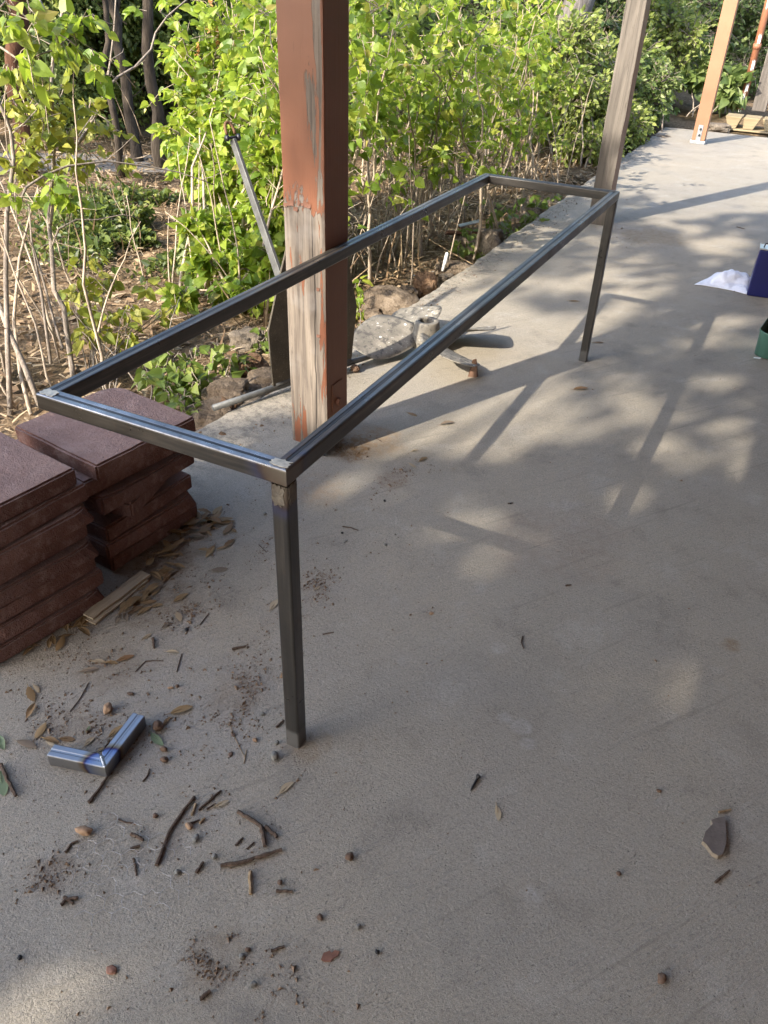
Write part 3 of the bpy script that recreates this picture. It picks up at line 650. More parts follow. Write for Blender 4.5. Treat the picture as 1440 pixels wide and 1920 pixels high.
def strip(p0, p1, w, z, th, parent, name='strip'):
    p0 = np.array(p0); p1 = np.array(p1); a = nrm(p1 - p0); l = np.array([-a[1], a[0], 0]); b = MB(); n = 6; V = []
    for k in range(n + 1):
        c = p0 + (p1 - p0) * k / n + l * .002 * math.sin(k * 1.7)
        for u, zz in ((-1, 0), (1, 0), (1, th), (-1, th)): V.append(c + l * u * w / 2 + np.array([0, 0, z + zz + .0015 * math.sin(k)]))
    F = [(k * 4 + j, (k + 1) * 4 + j, (k + 1) * 4 + (j + 1) % 4, k * 4 + (j + 1) % 4) for k in range(n) for j in range(4)] + [(3, 2, 1, 0), tuple(n * 4 + j for j in range(4))]
    b.add(V, F); return b.build(name, M['pale_wood'], parent)
tp = strip((-.730, .095, 0), (-.722, .315, 0), .036, .0105, .006, lt)
b2 = strip((-.717, .088, 0), (-.718, .30, 0), .036, .002, .006, None, 'lath'); tag(b2, 'lower wooden lath, mostly covered, by the paver stacks', 'wood strip')

# ------------------------------------------------------------------ anchor behind the post
a0 = np.array([-1.166, 1.231, .030]); ad = np.array([.3565, .9343, 0]); an = np.array([.9343, -.3565, 0]); up = np.array([0, 0, 1.])
an_o = thing('boat_anchor', 'grey folding boat anchor standing behind the peeling post', 'anchor', tuple(a0 + ad * .5 - up * .03))
b = MB(); b.tube([a0, a0 + ad * .25, a0 + ad * .75, a0 + ad * 1.0], .0135, 12); b.build('stock', M['anchor_galv'], an_o, smooth=True)
def fluke(pts, bend):
    V = []; n = len(pts)
    for s_, h_ in pts: V.append(a0 + ad * s_ + up * (h_ - .0) + an * (.006 + bend * h_))
    for s_, h_ in pts: V.append(a0 + ad * s_ + up * (h_ - .0) + an * (-.003 + bend * h_))
    b = MB(); b.add(V, [tuple(range(n)), tuple(range(2 * n - 1, n - 1, -1))] + [(k + n, (k + 1) % n + n, (k + 1) % n, k) for k in range(n)])
    return b.build('fluke', M['fluke'], an_o, bevel=(.002, 1))
fl = [(.286, .012), (.268, .26), (.327, .47), (.385, .645), (.425, .74), (.458, .55), (.468, .25), (.468, .012)]
fluke(fl, .05); fluke([(1.0 - s_, h_) for s_, h_ in fl][::-1], .05)
for s_ in (.30, .62):
    b = MB(); b.tube([a0 + ad * s_ + up * .012, a0 + ad * (s_ + .09) + up * .014], .012, 8); b.build('weld_lug', M['anchor_galv'], an_o, smooth=True)
c0 = a0 + ad * .5; tip = np.array([-1.475, 1.901, .887]); sd = nrm(tip - c0); sl = nrm(np.cross(sd, ad)); 
def bar(name, p, q, w0, w1, t_, mat, parent):
    p = np.array(p); q = np.array(q); b = MB(); d = nrm(q - p); l = nrm(np.cross(d, ad)); V = []
    for pt, w in ((p, w0), (q, w1)):
        for u, v in ((-1, -1), (1, -1), (1, 1), (-1, 1)): V.append(pt + l * u * w / 2 + ad * v * t_ / 2)
    b.add(V, [(3, 2, 1, 0), (4, 5, 6, 7), (0, 1, 5, 4), (1, 2, 6, 5), (2, 3, 7, 6), (3, 0, 4, 7)]); return b.build(name, mat, parent, bevel=(.002, 1))
bar('shank', c0, tip, .055, .034, .016, M['anchor_galv'], an_o)
sh = thing('shackle', 'small rusty shackle at the top of the anchor shank', 'shackle', tuple(tip))
b = MB(); th_ = np.linspace(-.35, math.pi + .35, 14); t0 = tip + sd * .035
b.tube([t0 + ad * (.020 * math.cos(t_)) + sd * (.036 * math.sin(t_)) for t_ in th_], .0065, 8); b.build('bow', simple('rusty_shackle', (.17, .095, .05), .8, .3, .4, 60), sh, smooth=True)
b = MB(); q = tip + sd * .008 - ad * .03; b.tube([q, q + ad * .062], .0065, 8); b.tube([q - ad * .002, q + ad * .010], .012, 8); b.tube([q + ad * .052, q + ad * .064], .013, 8); b.build('pin', M['dark_metal'], sh, smooth=True)

# ------------------------------------------------------------------ boat propeller
PC = np.array([-.70, 2.245, 0.0])
pr = thing('boat_propeller', 'large paint-flecked four-blade boat propeller lying beside the post', 'propeller', tuple(PC))
b = MB(); n = 28; rings = [(.066, .03), (.070, .06), (.066, .10), (.058, .140), (.056, .152), (.052, .155), (.036, .155), (.034, .150), (.032, .09)]
V = [(PC[0] + r * math.cos(2 * math.pi * k / n), PC[1] + r * math.sin(2 * math.pi * k / n), z) for r, z in rings for k in range(n)]
F = [(i * n + k, i * n + (k + 1) % n, (i + 1) * n + (k + 1) % n, (i + 1) * n + k) for i in range(len(rings) - 1) for k in range(n)] + [tuple((len(rings) - 1) * n + k for k in range(n))]
b.add(V, F); b.build('hub', M['prop'], pr, smooth=True)
def blade(ang, R=.372, lift=0.0, tw=1.0):
    nr, nc = 14, 10; V = []; a = math.radians(ang); e = np.array([math.cos(a), math.sin(a), 0]); f = np.array([-e[1], e[0], 0])
    for side in (0, 1):
        for i in range(nr + 1):
            t = i / nr; r = .055 + (R - .055) * t
            wd = .158 * (math.sin(math.pi * min(1, (t * .80 + .16))) ** .62) * math.sqrt(max(0, 1 - t ** 7)) + .001; wd *= (.62 + .6 * t) if t < .6 else .98
            skew = .055 * t * t; pitch = math.radians(37 - 21 * t) * tw
            for j in range(nc + 1):
                s_ = (j / nc - .5) * 2; c = s_ * wd
                thk = (.011 * (1 - t) + .003) * (1 - s_ * s_) ** .5 + .0012
                u = c * math.cos(pitch) + skew; z = .088 - c * math.sin(pitch) * .88 + lift * t - .012 * t + (thk if side == 0 else -thk) / 2
                V.append(PC + e * r + f * u + up * max(z, .002))
    m = (nr + 1) * (nc + 1); F = []
    for i in range(nr):
        for j in range(nc):
            k = i * (nc + 1) + j; F.append((k, k + nc + 1, k + nc + 2, k + 1)); F.append((k + m, k + 1 + m, k + nc + 2 + m, k + nc + 1 + m))
    rim = [j for j in range(nc + 1)] + [i * (nc + 1) + nc for i in range(1, nr + 1)] + [nr * (nc + 1) + j for j in range(nc - 1, -1, -1)] + [i * (nc + 1) for i in range(nr - 1, 0, -1)]
    for k in range(len(rim)): p_, q_ = rim[k], rim[(k + 1) % len(rim)]; F.append((p_, q_, q_ + m, p_ + m))
    b = MB(); b.add(V, F); return b.build('blade', M['prop'], pr, smooth=True)
for a in (212, 318, 42, 126): blade(a)
# rusty wedge, pine cone by the propeller
b = MB(); q = np.array((-0.402,2.090,0.000)); b.add([q + v for v in ((-.018, 0, 0), (.02, .012, 0), (.02, .03, 0), (-.018, .018, 0), (-.004, .0, .085), (.010, .012, .088))], [(0, 1, 5, 4), (1, 2, 5), (2, 3, 4, 5), (3, 0, 4), (3, 2, 1, 0)])
tag(b.build('wedge', simple('rusty_wedge', (.15, .085, .055), .85, 0, .3, 40), None, q), 'small upright rusty wedge under a propeller blade tip', 'wedge')
q = np.array((-0.877,1.878,0.000)); bm = bmesh.new(); bmesh.ops.create_icosphere(bm, subdivisions=3, radius=.022)
for v in bm.verts: v.co *= 1 + .18 * math.sin(v.co.x * 420) * math.sin(v.co.y * 420 + v.co.z * 300); v.co.z *= .75
o = bm_obj(bm, 'pine_cone', M['nut'], None, q + np.array([0, 0, .016]), False); tag(o, 'small dark cone on the slab behind the post foot', 'cone')

# ------------------------------------------------------------------ things cut by the right edge of the photo
cn = thing('oil_can', 'dark blue rectangular can standing by the white rag', 'can', (.63, 4.0, 0))
Mz = Matrix.Translation((.640, 4.02, 0)) @ Matrix.Rotation(math.radians(4), 4, 'Z')
b = MB(); b.box((-.082, -.062, .001), (.082, .062, .262), M=Mz); b.build('body', M['blue'], cn, bevel=(.008, 3))
b = MB(); b.box((-.084, -.064, .2625), (.084, -.060, .270), M=Mz); b.box((-.084, .060, .2625), (.084, .064, .270), M=Mz); b.box((-.084, -.0598, .2625), (-.080, .0598, .270), M=Mz); b.box((.080, -.0598, .2625), (.084, .0598, .270), M=Mz); b.build('rim', M['tin'], cn, bevel=(.001, 1))
b = MB(); b.box((-.0795, -.0595, .2625), (.0795, .0595, .2650), M=Mz); b.build('lid', M['tin'], cn)
b = MB(); b.tube([Mz @ Vector((-.062, -.02, .266)), Mz @ Vector((-.06, -.015, .285)), Mz @ Vector((-.02, .0, .298)), Mz @ Vector((.03, .01, .296)), Mz @ Vector((.06, .015, .266))], .004, 8); b.build('handle', M['dark_metal'], cn, smooth=True)
b = MB(); b.tube([Mz @ Vector((.01, -.02, .265)), Mz @ Vector((.01, -.02, .30)), Mz @ Vector((.01, -.02, .301)), Mz @ Vector((.01, -.02, .312))], [.030, .024, .017, .016], 16); b.build('cap', M['white'], cn, smooth=False)
# rag
def rag():
    n = 46; g = np.linspace(0, 1, n); U, V_ = np.meshgrid(g, g, indexing='ij')
    p00 = np.array((0.273,3.989,0.000)); p10 = np.array([.58, 3.97, 0]); p01 = np.array([.36, 4.30, 0]); p11 = np.array([.62, 4.24, 0])
    XY = (1 - U)[..., None] * (1 - V_)[..., None] * p00 + U[..., None] * (1 - V_)[..., None] * p10 + (1 - U)[..., None] * V_[..., None] * p01 + U[..., None] * V_[..., None] * p11
    ridge = np.exp(-((V_ - .42 - .16 * np.sin(U * 3)) / .26) ** 2) * (np.sin(np.clip(U * 1.12, 0, 1) * math.pi) ** 1.0) * .050
    P = np.stack([U * 3, V_ * 3, 0 * U], -1); fold = (.07 * np.abs(hash_noise(P, 5, 1.3)) + .022 * np.abs(hash_noise(P, 6, 2.6)) + .006 * hash_noise(P, 9, 5.5)) * np.minimum(1, U * 4)
    edge = np.minimum(np.minimum(U, 1 - U), np.minimum(V_, 1 - V_)); z = (ridge + np.clip(fold, 0, 1) + .010 * np.sin(U * 22 + V_ * 6) * ridge / .12) * np.clip(edge * 7, .06, 1) + .003
    XY[..., 2] = z; XY[..., 0] += .02 * hash_noise(P, 7, 1.5); XY[..., 1] += .03 * hash_noise(P, 8, 1.5)
    b = MB(); i = np.arange(n - 1)[:, None] * n + np.arange(n - 1)[None, :]; q = np.stack([i, i + n, i + n + 1, i + 1], -1).reshape(-1, 4)
    b.add(XY.reshape(-1, 3), q); o = b.build('rag', M['cloth'], None, (.42, 4.1, 0), smooth=True); md = o.modifiers.new('t', 'SOLIDIFY'); md.thickness = .004
    return tag(o, 'crumpled white rag lying against the blue can', 'rag')
rag()
def tray():
    tr = thing('metal_tray', 'green metal tray with rounded corners at the photo edge', 'tray', (.86, 3.12, 0)); n = 40; V = []
    def ring(hw, hl, r, z, off):
        P = []
        for cx, cy, a0_ in ((1, 1, 0), (-1, 1, 90), (-1, -1, 180), (1, -1, 270)):
            for k in range(8):
                a = math.radians(a0_ + 90 * k / 7); P.append((cx * (hw - r) + r * math.cos(a), cy * (hl - r) + r * math.sin(a)))
        c, s_ = math.cos(off), math.sin(off); return [(.872 + x * c - y * s_, 3.135 + x * s_ + y * c, z) for x, y in P]
    off = math.radians(-6); lev = [(.165, .13, .05, .002), (.172, .137, .055, .006), (.178, .142, .06, .118), (.181, .145, .062, .122), (.178, .142, .06, .126)]
    b = MB(); m = 32; V = [p for a in lev for p in ring(*a, off)]; F = [(i * m + k, i * m + (k + 1) % m, (i + 1) * m + (k + 1) % m, (i + 1) * m + k) for i in range(len(lev) - 1) for k in range(m)] + [tuple(range(m))[::-1]]
    b.add(V, F); b.build('shell', M['green_tin'], tr, smooth=True)
    lev = [(.177, .141, .06, .1258), (.172, .137, .055, .115), (.166, .131, .05, .008)]; b = MB(); V = [p for a in lev for p in ring(*a, off)]
    F = [(i * m + k, i * m + (k + 1) % m, (i + 1) * m + (k + 1) % m, (i + 1) * m + k) for i in range(len(lev) - 1) for k in range(m)] + [tuple(2 * m + k for k in range(m))]
    b.add(V, F); b.build('lining', M['green_dark'], tr, smooth=True)
    b = MB(); q = np.array((0.732,3.056,0.060)); b.tube([q, q + (-.004, -.012, 0)], .006, 8); b.build('stud', M['dark_metal'], tr)
tray()
b = MB(); q = np.array((0.706,3.002,0.000)); b.add([q + v for v in ((-.012, -.004, .001), (.02, -.006, .004), (.022, .012, .006), (-.008, .01, .002))], [(0, 1, 2, 3)])
tag(b.build('paper_scrap', M['white'], None, q), 'tiny white scrap under the green tray', 'scrap')

# ------------------------------------------------------------------ rocks along the slab edge
def rock(x, y, z, s, seed, mat, label, rot=0):
    bm = bmesh.new(); bmesh.ops.create_icosphere(bm, subdivisions=4, radius=1)
    P = np.array([v.co for v in bm.verts]); d = 1 + .7 * hash_noise(P, seed, 1.3) + .36 * hash_noise(P, seed + 1, 3.1) + .12 * hash_noise(P, seed + 2, 7)
    P = P * d[:, None]; P = np.sign(P) * np.abs(P) ** .76
    for v, p in zip(bm.verts, P): v.co = Vector((p[0] * s[0], p[1] * s[1], p[2] * s[2]))
    o = bm_obj(bm, 'rock', mat, None, (x, y, z), False); o.rotation_euler = (0, 0, math.radians(rot)); return tag(o, label, 'rock', 'rocks along the slab edge')
RK = M['rock']
rocks = [((-1.174,2.849,-0.050), (.16, .11, .085), 0, 'dark brown boulder above the left propeller blade'), ((-1.148,3.221,-0.050), (.07, .085, .075), 2, 'rusty angular rock between the boulder and the clay tile'),
 ((-1.343,1.731,-0.060), (.085, .09, .085), 2, 'tawny rock close to the anchor fluke'), ((-1.256,1.445,-0.030), (.09, .10, .06), 0, 'small dark rock under the tawny rock'),
 ((-1.220,1.287,-0.070), (.12, .09, .075), 0, 'flat grey rock under the anchor stock end'), ((-1.186,1.446,-0.070), (.11, .09, .055), 1, 'low brown rock under the anchor stock'),
 ((-1.099,1.112,-0.050), (.10, .09, .05), 2, 'reddish rock beside the paver stack'), ((-1.612,2.092,-0.090), (.09, .09, .06), 1, 'pale rock half buried in straw behind the fluke'),
 ((-1.190,1.636,-0.050), (.08, .09, .06), 0, 'brown rock touching the foot of the anchor fluke'), ((-1.104,4.161,-0.020), (.10, .07, .11), 1, 'upright grey concrete lump at the slab edge'),
 ((-1.316,4.318,-0.080), (.10, .09, .05), 0, 'low brown rock in the ivy beside the grey lump'), ((-1.152,3.683,-0.070), (.12, .09, .05), 0, 'long low dark rock by the white marker'),
 ((-1.139,5.267,-0.060), (.08, .07, .05), 1, 'pale rounded rock by the ivy strands'), ((-1.101,5.638,-0.060), (.07, .08, .05), 1, 'pale round rock farthest along the slab edge before the grey post'),
 ((-0.923,9.333,-0.040), (.14, .10, .06), 1, 'whitish rock beyond the painted post'), ((-0.454,10.395,0.000), (.16, .08, .05), 1, 'flat white stone beside the timber blocks')]
rocks += [((-1.121,1.615,-0.050), (.05, .06, .04), 1, 'small grey rock half hidden by the anchor stock'), ((-1.106,1.279,-0.060), (.06, .05, .035), 1, 'small stone in the gap under the anchor stock end'), ((-1.212,1.584,-0.060), (.06, .05, .04), 0, 'fist-sized rock between the tawny rock and the stock'),
 ((-1.212,1.335,-0.040), (.055, .05, .045), 2, 'rusty stone under the tip of the anchor stock'), ((-1.211,2.697,-0.070), (.06, .05, .04), 0, 'small rock at the near end of the dark boulder'), ((-1.185,3.080,-0.060), (.05, .06, .05), 0, 'dark stone between the boulder and the rusty rock'), ((-1.113,3.463,-0.070), (.06, .05, .04), 1, 'small grey stone by the white marker'), ((-1.176,4.521,-0.050), (.05, .05, .04), 1, 'small stone leaning on the grey concrete lump')]
for k, (q, s, m, lab) in enumerate(rocks): rock(q[0], q[1], q[2], s, 70 + k, RK[m], lab, k * 37)
b = MB(); Mt = Matrix.Translation((-1.370,4.392,-0.050)) @ Matrix.Rotation(.5, 4, 'Z') @ Matrix.Rotation(-.35, 4, 'X'); b.box((-.13, -.07, 0), (.13, .07, .02), M=Mt)
tag(b.build('clay_tile', simple('old_clay_tile', (.22, .11, .075), .9, 0, .4, 20), None, (-1.370,4.392,-0.050), bevel=(.003, 1)), 'broken brown clay tile wedged in the ivy at the slab edge', 'tile')
b = MB(); Mt = Matrix.Translation((-1.447,4.681,-0.020)) @ Matrix.Rotation(.7, 4, 'Z') @ Matrix.Rotation(-.2, 4, 'Y'); b.box((-.085, -.03, -.03), (.085, .03, -.022), M=Mt)
tag(b.build('glass_sheet', M['galv'], None, (-1.447,4.681,-0.020), bevel=(.003, 1)), 'narrow shiny grey strip lying on the clay tile', 'metal strip')
b = MB(); q = np.array((-1.173,3.557,-0.050)); b.tube([q, q + (.006, .012, .05), q + (.012, .02, .105), q + (.013, .021, .112)], [.010, .012, .011, .004], 8)
tag(b.build('plant_marker', M['white'], None, q, smooth=True), 'short white plastic plant marker at the slab edge', 'plant marker')
b = MB(); b.tube([(-1.457,3.978,0.000), (-1.237,3.779,0.010), (-1.039,3.655,0.000), (-0.976,3.633,-0.010)], .004, 5); tag(b.build('dead_stick', M['twig_tan'], None, (-1.275,3.875,-0.020)), 'pale thin stick leaning over the soil by the clay tile', 'stick')
b = MB(); b.add([np.array((-1.209,3.328,-0.030)) + v for v in ((-.06, -.02, .0), (.04, -.03, .03), (.07, .02, .04), (-.03, .02, .015))], [(0, 1, 2, 3)])
tag(b.build('glass_shard', M['galv'], None, (-1.209,3.328,-0.030)), 'small flat greyish glass shard on the soil by the white marker', 'shard')

# ------------------------------------------------------------------ leaves
_RV = np.array(_R); _UV = np.array(_U); _FV = -np.array(_B); _CV = np.array(CAM)
def img(P):
    d = np.asarray(P) - _CV; dep = d @ _FV; dep = np.where(np.abs(dep) < 1e-3, 1e-3, dep)
    return 720 + FPX * (d @ _RV) / dep, 960 - FPX * (d @ _UV) / dep, dep
def heart(fold, droop, tw):
    half = [(.28, -.05), (.42, .20), (.34, .54), (.15, .84)]
    V = [(0, 0, 0), (0, .5, 0), (0, 1.06, 0)] + [(x, y, 0) for x, y in half] + [(-x, y, 0) for x, y in half]
    V = np.array(V, float); V[:, 2] = fold * np.abs(V[:, 0]) - droop * V[:, 1] ** 2 + tw * V[:, 0] * V[:, 1]
    F = [(0, 3, 4, 1), (1, 4, 5), (1, 5, 6), (1, 6, 2), (0, 1, 8, 7), (1, 9, 8), (1, 10, 9), (1, 2, 10)]
    return V, F
HEARTS = [heart(.35, .18, .0), heart(.15, .35, .25), heart(.55, .10, -.2), heart(.05, .45, -.1)]
def ovate(fold, droop):
    V = np.array([(0, 0, 0), (0, 1, 0), (.30, .25, 0), (.26, .65, 0), (-.30, .25, 0), (-.26, .65, 0)], float)
    V[:, 2] = fold * np.abs(V[:, 0]) - droop * V[:, 1] ** 2; return V, [(0, 2, 3, 1), (0, 1, 5, 4)]
OVATES = [ovate(.4, .15), ovate(.15, .3)]
def frame(tip, nor):
    Y = nrm(tip); Z = nrm(nor - (nor * Y).sum(-1, keepdims=True) * Y); return np.cross(Y, Z), Y, Z
def leaves_joined(name, parent, pos, tip, nor, size, mat, tmpl, origin=None):
    b = MB(); X, Y, Z = frame(tip, nor)
    for k, (V, F) in enumerate(tmpl):
        s = slice(k, None, len(tmpl)); S = size[s, None, None]
        vv = pos[s, None, :] + S * (V[None, :, 0:1] * X[s, None, :] + V[None, :, 1:2] * Y[s, None, :] + V[None, :, 2:3] * Z[s, None, :])
        if len(vv): b.add_many(vv, F)
    return stuff(b.build(name, mat, parent, origin, recalc=False))
_leafmesh = {}
def leaf_mesh(k, mat, tmpl):
    key = (k, mat.name, len(tmpl[0][0]))
    if key not in _leafmesh:
        V, F = tmpl[k]; me = bpy.data.meshes.new('leaf'); me.from_pydata([tuple(v) for v in V], [], F); me.materials.append(mat); _leafmesh[key] = me
    return _leafmesh[key]
def leaves_split(parent, pos, tip, nor, size, mat, tmpl, nsingle, name='leaf'):
    """the leaves that show largest become leaf parts, the others one joined foliage part"""
    x, y, dep = img(pos); vis = (dep > .3) & (x > -20) & (x < 1460) & (y > -20) & (y < 1940)
    score = np.where(vis, size / np.maximum(dep, .3), -1); idx = np.argsort(-score)
    one = idx[:nsingle]; one = one[score[one] > 0]; rest = np.setdiff1d(np.arange(len(pos)), one)
    X, Y, Z = frame(tip, nor); loc = np.array(parent.location)
    for i in one:
        o = bpy.data.objects.new(name, leaf_mesh(int(i) % len(tmpl), mat, tmpl)); COL.objects.link(o); o.parent = parent
        s = size[i]; p = pos[i] - loc
        o.matrix_local = Matrix(((X[i][0] * s, Y[i][0] * s, Z[i][0] * s, p[0]), (X[i][1] * s, Y[i][1] * s, Z[i][1] * s, p[1]), (X[i][2] * s, Y[i][2] * s, Z[i][2] * s, p[2]), (0, 0, 0, 1)))
    if len(rest): leaves_joined('foliage', parent, pos[rest], tip[rest], nor[rest], size[rest], mat, tmpl)
SUNV = np.array(SUN_TO); UP = np.array([0, 0, 1.])
def blob_twigs(r_, c, rad, ntw, nl, size, droop=.35, sunw=.55, sizevar=.42):
    c = np.asarray(c, float); rad = np.broadcast_to(np.asarray(rad, float), (3,)); tw = []; P = []; Tp = []; N = []; S = []
    D = r_.normal(size=(ntw, 3)); D[:, 2] = D[:, 2] * .8 + .15; D = nrm(D)
    for d in D:
        a = c + d * rad * r_.uniform(0, .35); e = c + d * rad * r_.uniform(.6, 1.1); mid = (a + e) / 2 + r_.normal(size=3) * .03 * rad.mean() / .3 + UP * .02
        e = e - UP * .03 * r_.random(); tw.append(np.array([a, mid, e])); k = max(2, int(nl * r_.uniform(.7, 1.3)))
        ts = np.linspace(.38, 1.0, k); side0 = nrm(np.cross(d, UP) + r_.normal(size=3) * .3)
        for j, t in enumerate(ts):
            p = (1 - t) ** 2 * a + 2 * t * (1 - t) * mid + t * t * e; sd = side0 * (1 if j % 2 else -1)
            tp = .45 * d + .75 * sd + r_.normal(size=3) * .35 - UP * droop if t < .99 else d - UP * droop
            tp = nrm(tp); P.append(p + tp * .012); Tp.append(tp); N.append(sunw * SUNV + .30 * UP + r_.normal(size=3) * .72); S.append(size * (1 + sizevar * (r_.random() * 2 - 1.2)))
    return tw, np.array(P), np.array(Tp), np.array(N), np.array(S)
def stem_path(r_, a, b, n=9, wob=.05, bow=.25):
    a = np.asarray(a, float); b = np.asarray(b, float); t = np.linspace(0, 1, n)[:, None]; L = np.linalg.norm(b - a)
    ctrl = a + (b - a) * np.array([bow, bow, .55]); p = (1 - t) ** 2 * a + 2 * t * (1 - t) * ctrl + t * t * b
    w = np.cumsum(r_.normal(size=(n, 3)) * wob * L / n ** .5, 0) * .5; w = w - t * w[-1]; return p + w
class Plant:
    def __init__(s, name, label, cat, base, group, seed):
        s.o = thing(name, label, cat, tuple(float(v) for v in base), group); s.r = np.random.default_rng(seed); s.base = np.asarray(base, float); s.L = []
    def stem(s, pts, r0, r1, twigs=(), mat='stem', sides=6, name='stem', tr=.0022):
        b = MB(); pts = np.asarray(pts); b.tube(pts, np.linspace(r0, r1, len(pts)), sides)
        for t in twigs: b.tube(t, np.linspace(tr * 1.3, tr * .6, len(t)), 3, cap=False)
        return b.build(name, M[mat], s.o, smooth=True)
    def blob(s, c, rad, ntw, nl, size, **k):
        tw, P, T_, N, S = blob_twigs(s.r, c, rad, ntw, nl, size, **k); s.L.append((P, T_, N, S)); return tw
    def leaves(s, mat, tmpl, nsingle):
        P, T_, N, S = (np.concatenate([l[k] for l in s.L]) for k in range(4)); leaves_split(s.o, P, T_, N, S, M[mat], tmpl, nsingle); s.L = []
def gbase(x, y): return np.array([x, y, float(ground_h(x, y)) - .02])

# ---- the big lilac left of the post
def central_lilac():
    base = gbase(-2.25, 2.75); p = Plant('lilac_shrub', 'bright green lilac bush leafing to the ground left of the peeling post', 'shrub', base, 'lilac shrubs', 101)
    bl = [(-2.952,3.992,1.110),(-2.590,3.957,1.189),(-3.099,3.934,0.951),(-2.606,3.711,0.879),(-2.947,3.555,0.713),(-2.585,3.426,0.668),(-2.305,3.485,0.747),(-3.006,3.415,0.567),(-2.647,3.267,0.500),(-2.318,3.191,0.458),(-2.816,3.259,0.420),(-2.144,3.219,0.474),(-2.438,3.128,0.363),(-2.070,2.978,0.289),(-2.262,2.811,0.191),(-2.024,2.729,0.112),(-2.256,2.629,0.038),(-1.898,2.754,0.065),(-2.024,2.558,-0.025),(-2.342,2.675,0.240),(-1.870,2.542,-0.053),(-2.163,2.284,-0.030),(-2.332,3.786,0.981),(-2.022,3.261,0.452),(-1.858,3.100,0.140)]
    rr = [.33, .30, .24, .30, .22, .28, .28, .17, .24, .25, .16, .24, .18, .20, .15, .18, .12, .17, .14, .08, .13, .08, .3, .25, .2]
    for i, (c, r) in enumerate(zip(bl, rr)):
        a = base + np.array([*(p.r.normal(size=2) * .16), 0]); q = stem_path(p.r, a, c, 9, .07, .2)
        tw = p.blob(c, (r, r, r * .95), int(8 + 135 * r), 7, .058)
        p.stem(q, .010 + .006 * p.r.random(), .003, tw)
    p.leaves('lilac', HEARTS, 300)
    for c in [(-3.084,3.759,0.977),(-3.074,3.619,0.875),(-3.011,3.569,0.859),(-3.122,3.951,1.163),(-3.031,3.918,1.063),(-3.174,4.054,1.242)]:
        b = MB(); c = np.array(c)
        for k in range(26):
            t = p.r.random(); q = c + np.array([p.r.normal() * .015 * (1 - t), p.r.normal() * .015 * (1 - t), (t - .5) * .15]); b.tube([q, q + p.r.normal(size=3) * .008], .0045, 4)
        b.build('flower_head', M['flower'], p.o)
    for k in range(9):                                        # thin bare shoots round the foot
        a = base + np.array([*(p.r.normal(size=2) * .22), 0]); e = a + np.array([*(p.r.normal(size=2) * .22), p.r.uniform(.4, 1.0)]); p.stem(stem_path(p.r, a, e, 7, .05), .006, .002)
central_lilac()

# ---- lilac thicket right of the post
def thicket(label, bx, by, seed, nst, height, nleafk, size, nsingle, spread=.42, low=.5, matl='lilac', tops=.0):
    base = gbase(bx, by); p = Plant('lilac_shrub', label, 'shrub', base, 'lilac shrubs', seed)
    for i in range(nst):
        a = base + np.array([p.r.normal() * .20, p.r.normal() * .24, 0]); ang = p.r.uniform(0, 2 * math.pi); rad = spread * p.r.uniform(.2, 1.25)
        e = base + np.array([rad * math.cos(ang), rad * 1.15 * math.sin(ang), height * p.r.uniform(.72, 1.08)])
        if e[0] > -1.18: e[0] = -1.18 - p.r.random() * .1
        q = stem_path(p.r, a, e, 12, .085, .35); tw = []
        for t in np.linspace(low, 1, 6):
            k = t * (len(q) - 1); j = min(int(k), len(q) - 2); c = q[j] + (q[j + 1] - q[j]) * (k - j); r = p.r.uniform(.13, .24)
            c = c + np.array([*(p.r.normal(size=2) * .07), 0]); dens = nleafk * (.35 + .65 * min(1, max(0, (c[2] - .25) / .5)))
            tw += p.blob(c, (r, r, r), int(max(2, dens * p.r.uniform(.6, 1.3))), 6, size)
        for t in p.r.uniform(.15, .6, 5):                     # bare side shoots
            k = t * (len(q) - 1); j = int(k); c = q[j]; d = nrm(np.array([p.r.normal(), p.r.normal(), .9])); L = p.r.uniform(.15, .4); tw.append(np.array([c, c + d * L * .5 + p.r.normal(size=3) * .02, c + d * L]))
        p.stem(q, p.r.uniform(.007, .014), .003, tw, 'stem' if p.r.random() < .75 else 'stem_grey')
    for k in range(14):
        a = base + np.array([*(p.r.normal(size=2) * .28), 0]); e = a + np.array([*(p.r.normal(size=2) * .2), p.r.uniform(.3, 1.0)])
        if e[0] < -1.12 and a[0] < -1.1: p.stem(stem_path(p.r, a, e, 7, .05), .005, .002, p.blob(e, .08, 2, 3, size * .8) if p.r.random() < .4 else [])
    p.leaves(matl, HEARTS, nsingle)
thicket('lilac thicket of pale stems directly right of the peeling post', -1.72, 3.15, 111, 12, 1.42, 4.6, .053, 300, low=.5)
thicket('lilac thicket behind the propeller and dark boulder', -1.62, 4.1, 112, 12, 1.36, 4.0, .053, 300, low=.5)
thicket('lilac thicket behind the far corner of the steel frame', -1.62, 5.2, 113, 12, 1.36, 4.0, .053, 300, low=.45)
thicket('lilac thicket next to the grey weathered post', -1.60, 6.35, 114, 11, 1.32, 4.4, .052, 300, spread=.38, low=.40)
thicket('lilac bush in the second row between post and thicket stems', -2.7, 4.1, 115, 12, 1.55, 5.5, .055, 300, spread=.6, low=.42)
thicket('lilac bush in the second row behind the frame corner', -2.6, 5.6, 116, 12, 1.55, 5.5, .055, 300, spread=.6, low=.40)
thicket('lilac bush in front of the thick grey trunk', -2.45, 7.4, 117, 12, 1.5, 5.5, .055, 300, spread=.6, low=.36)

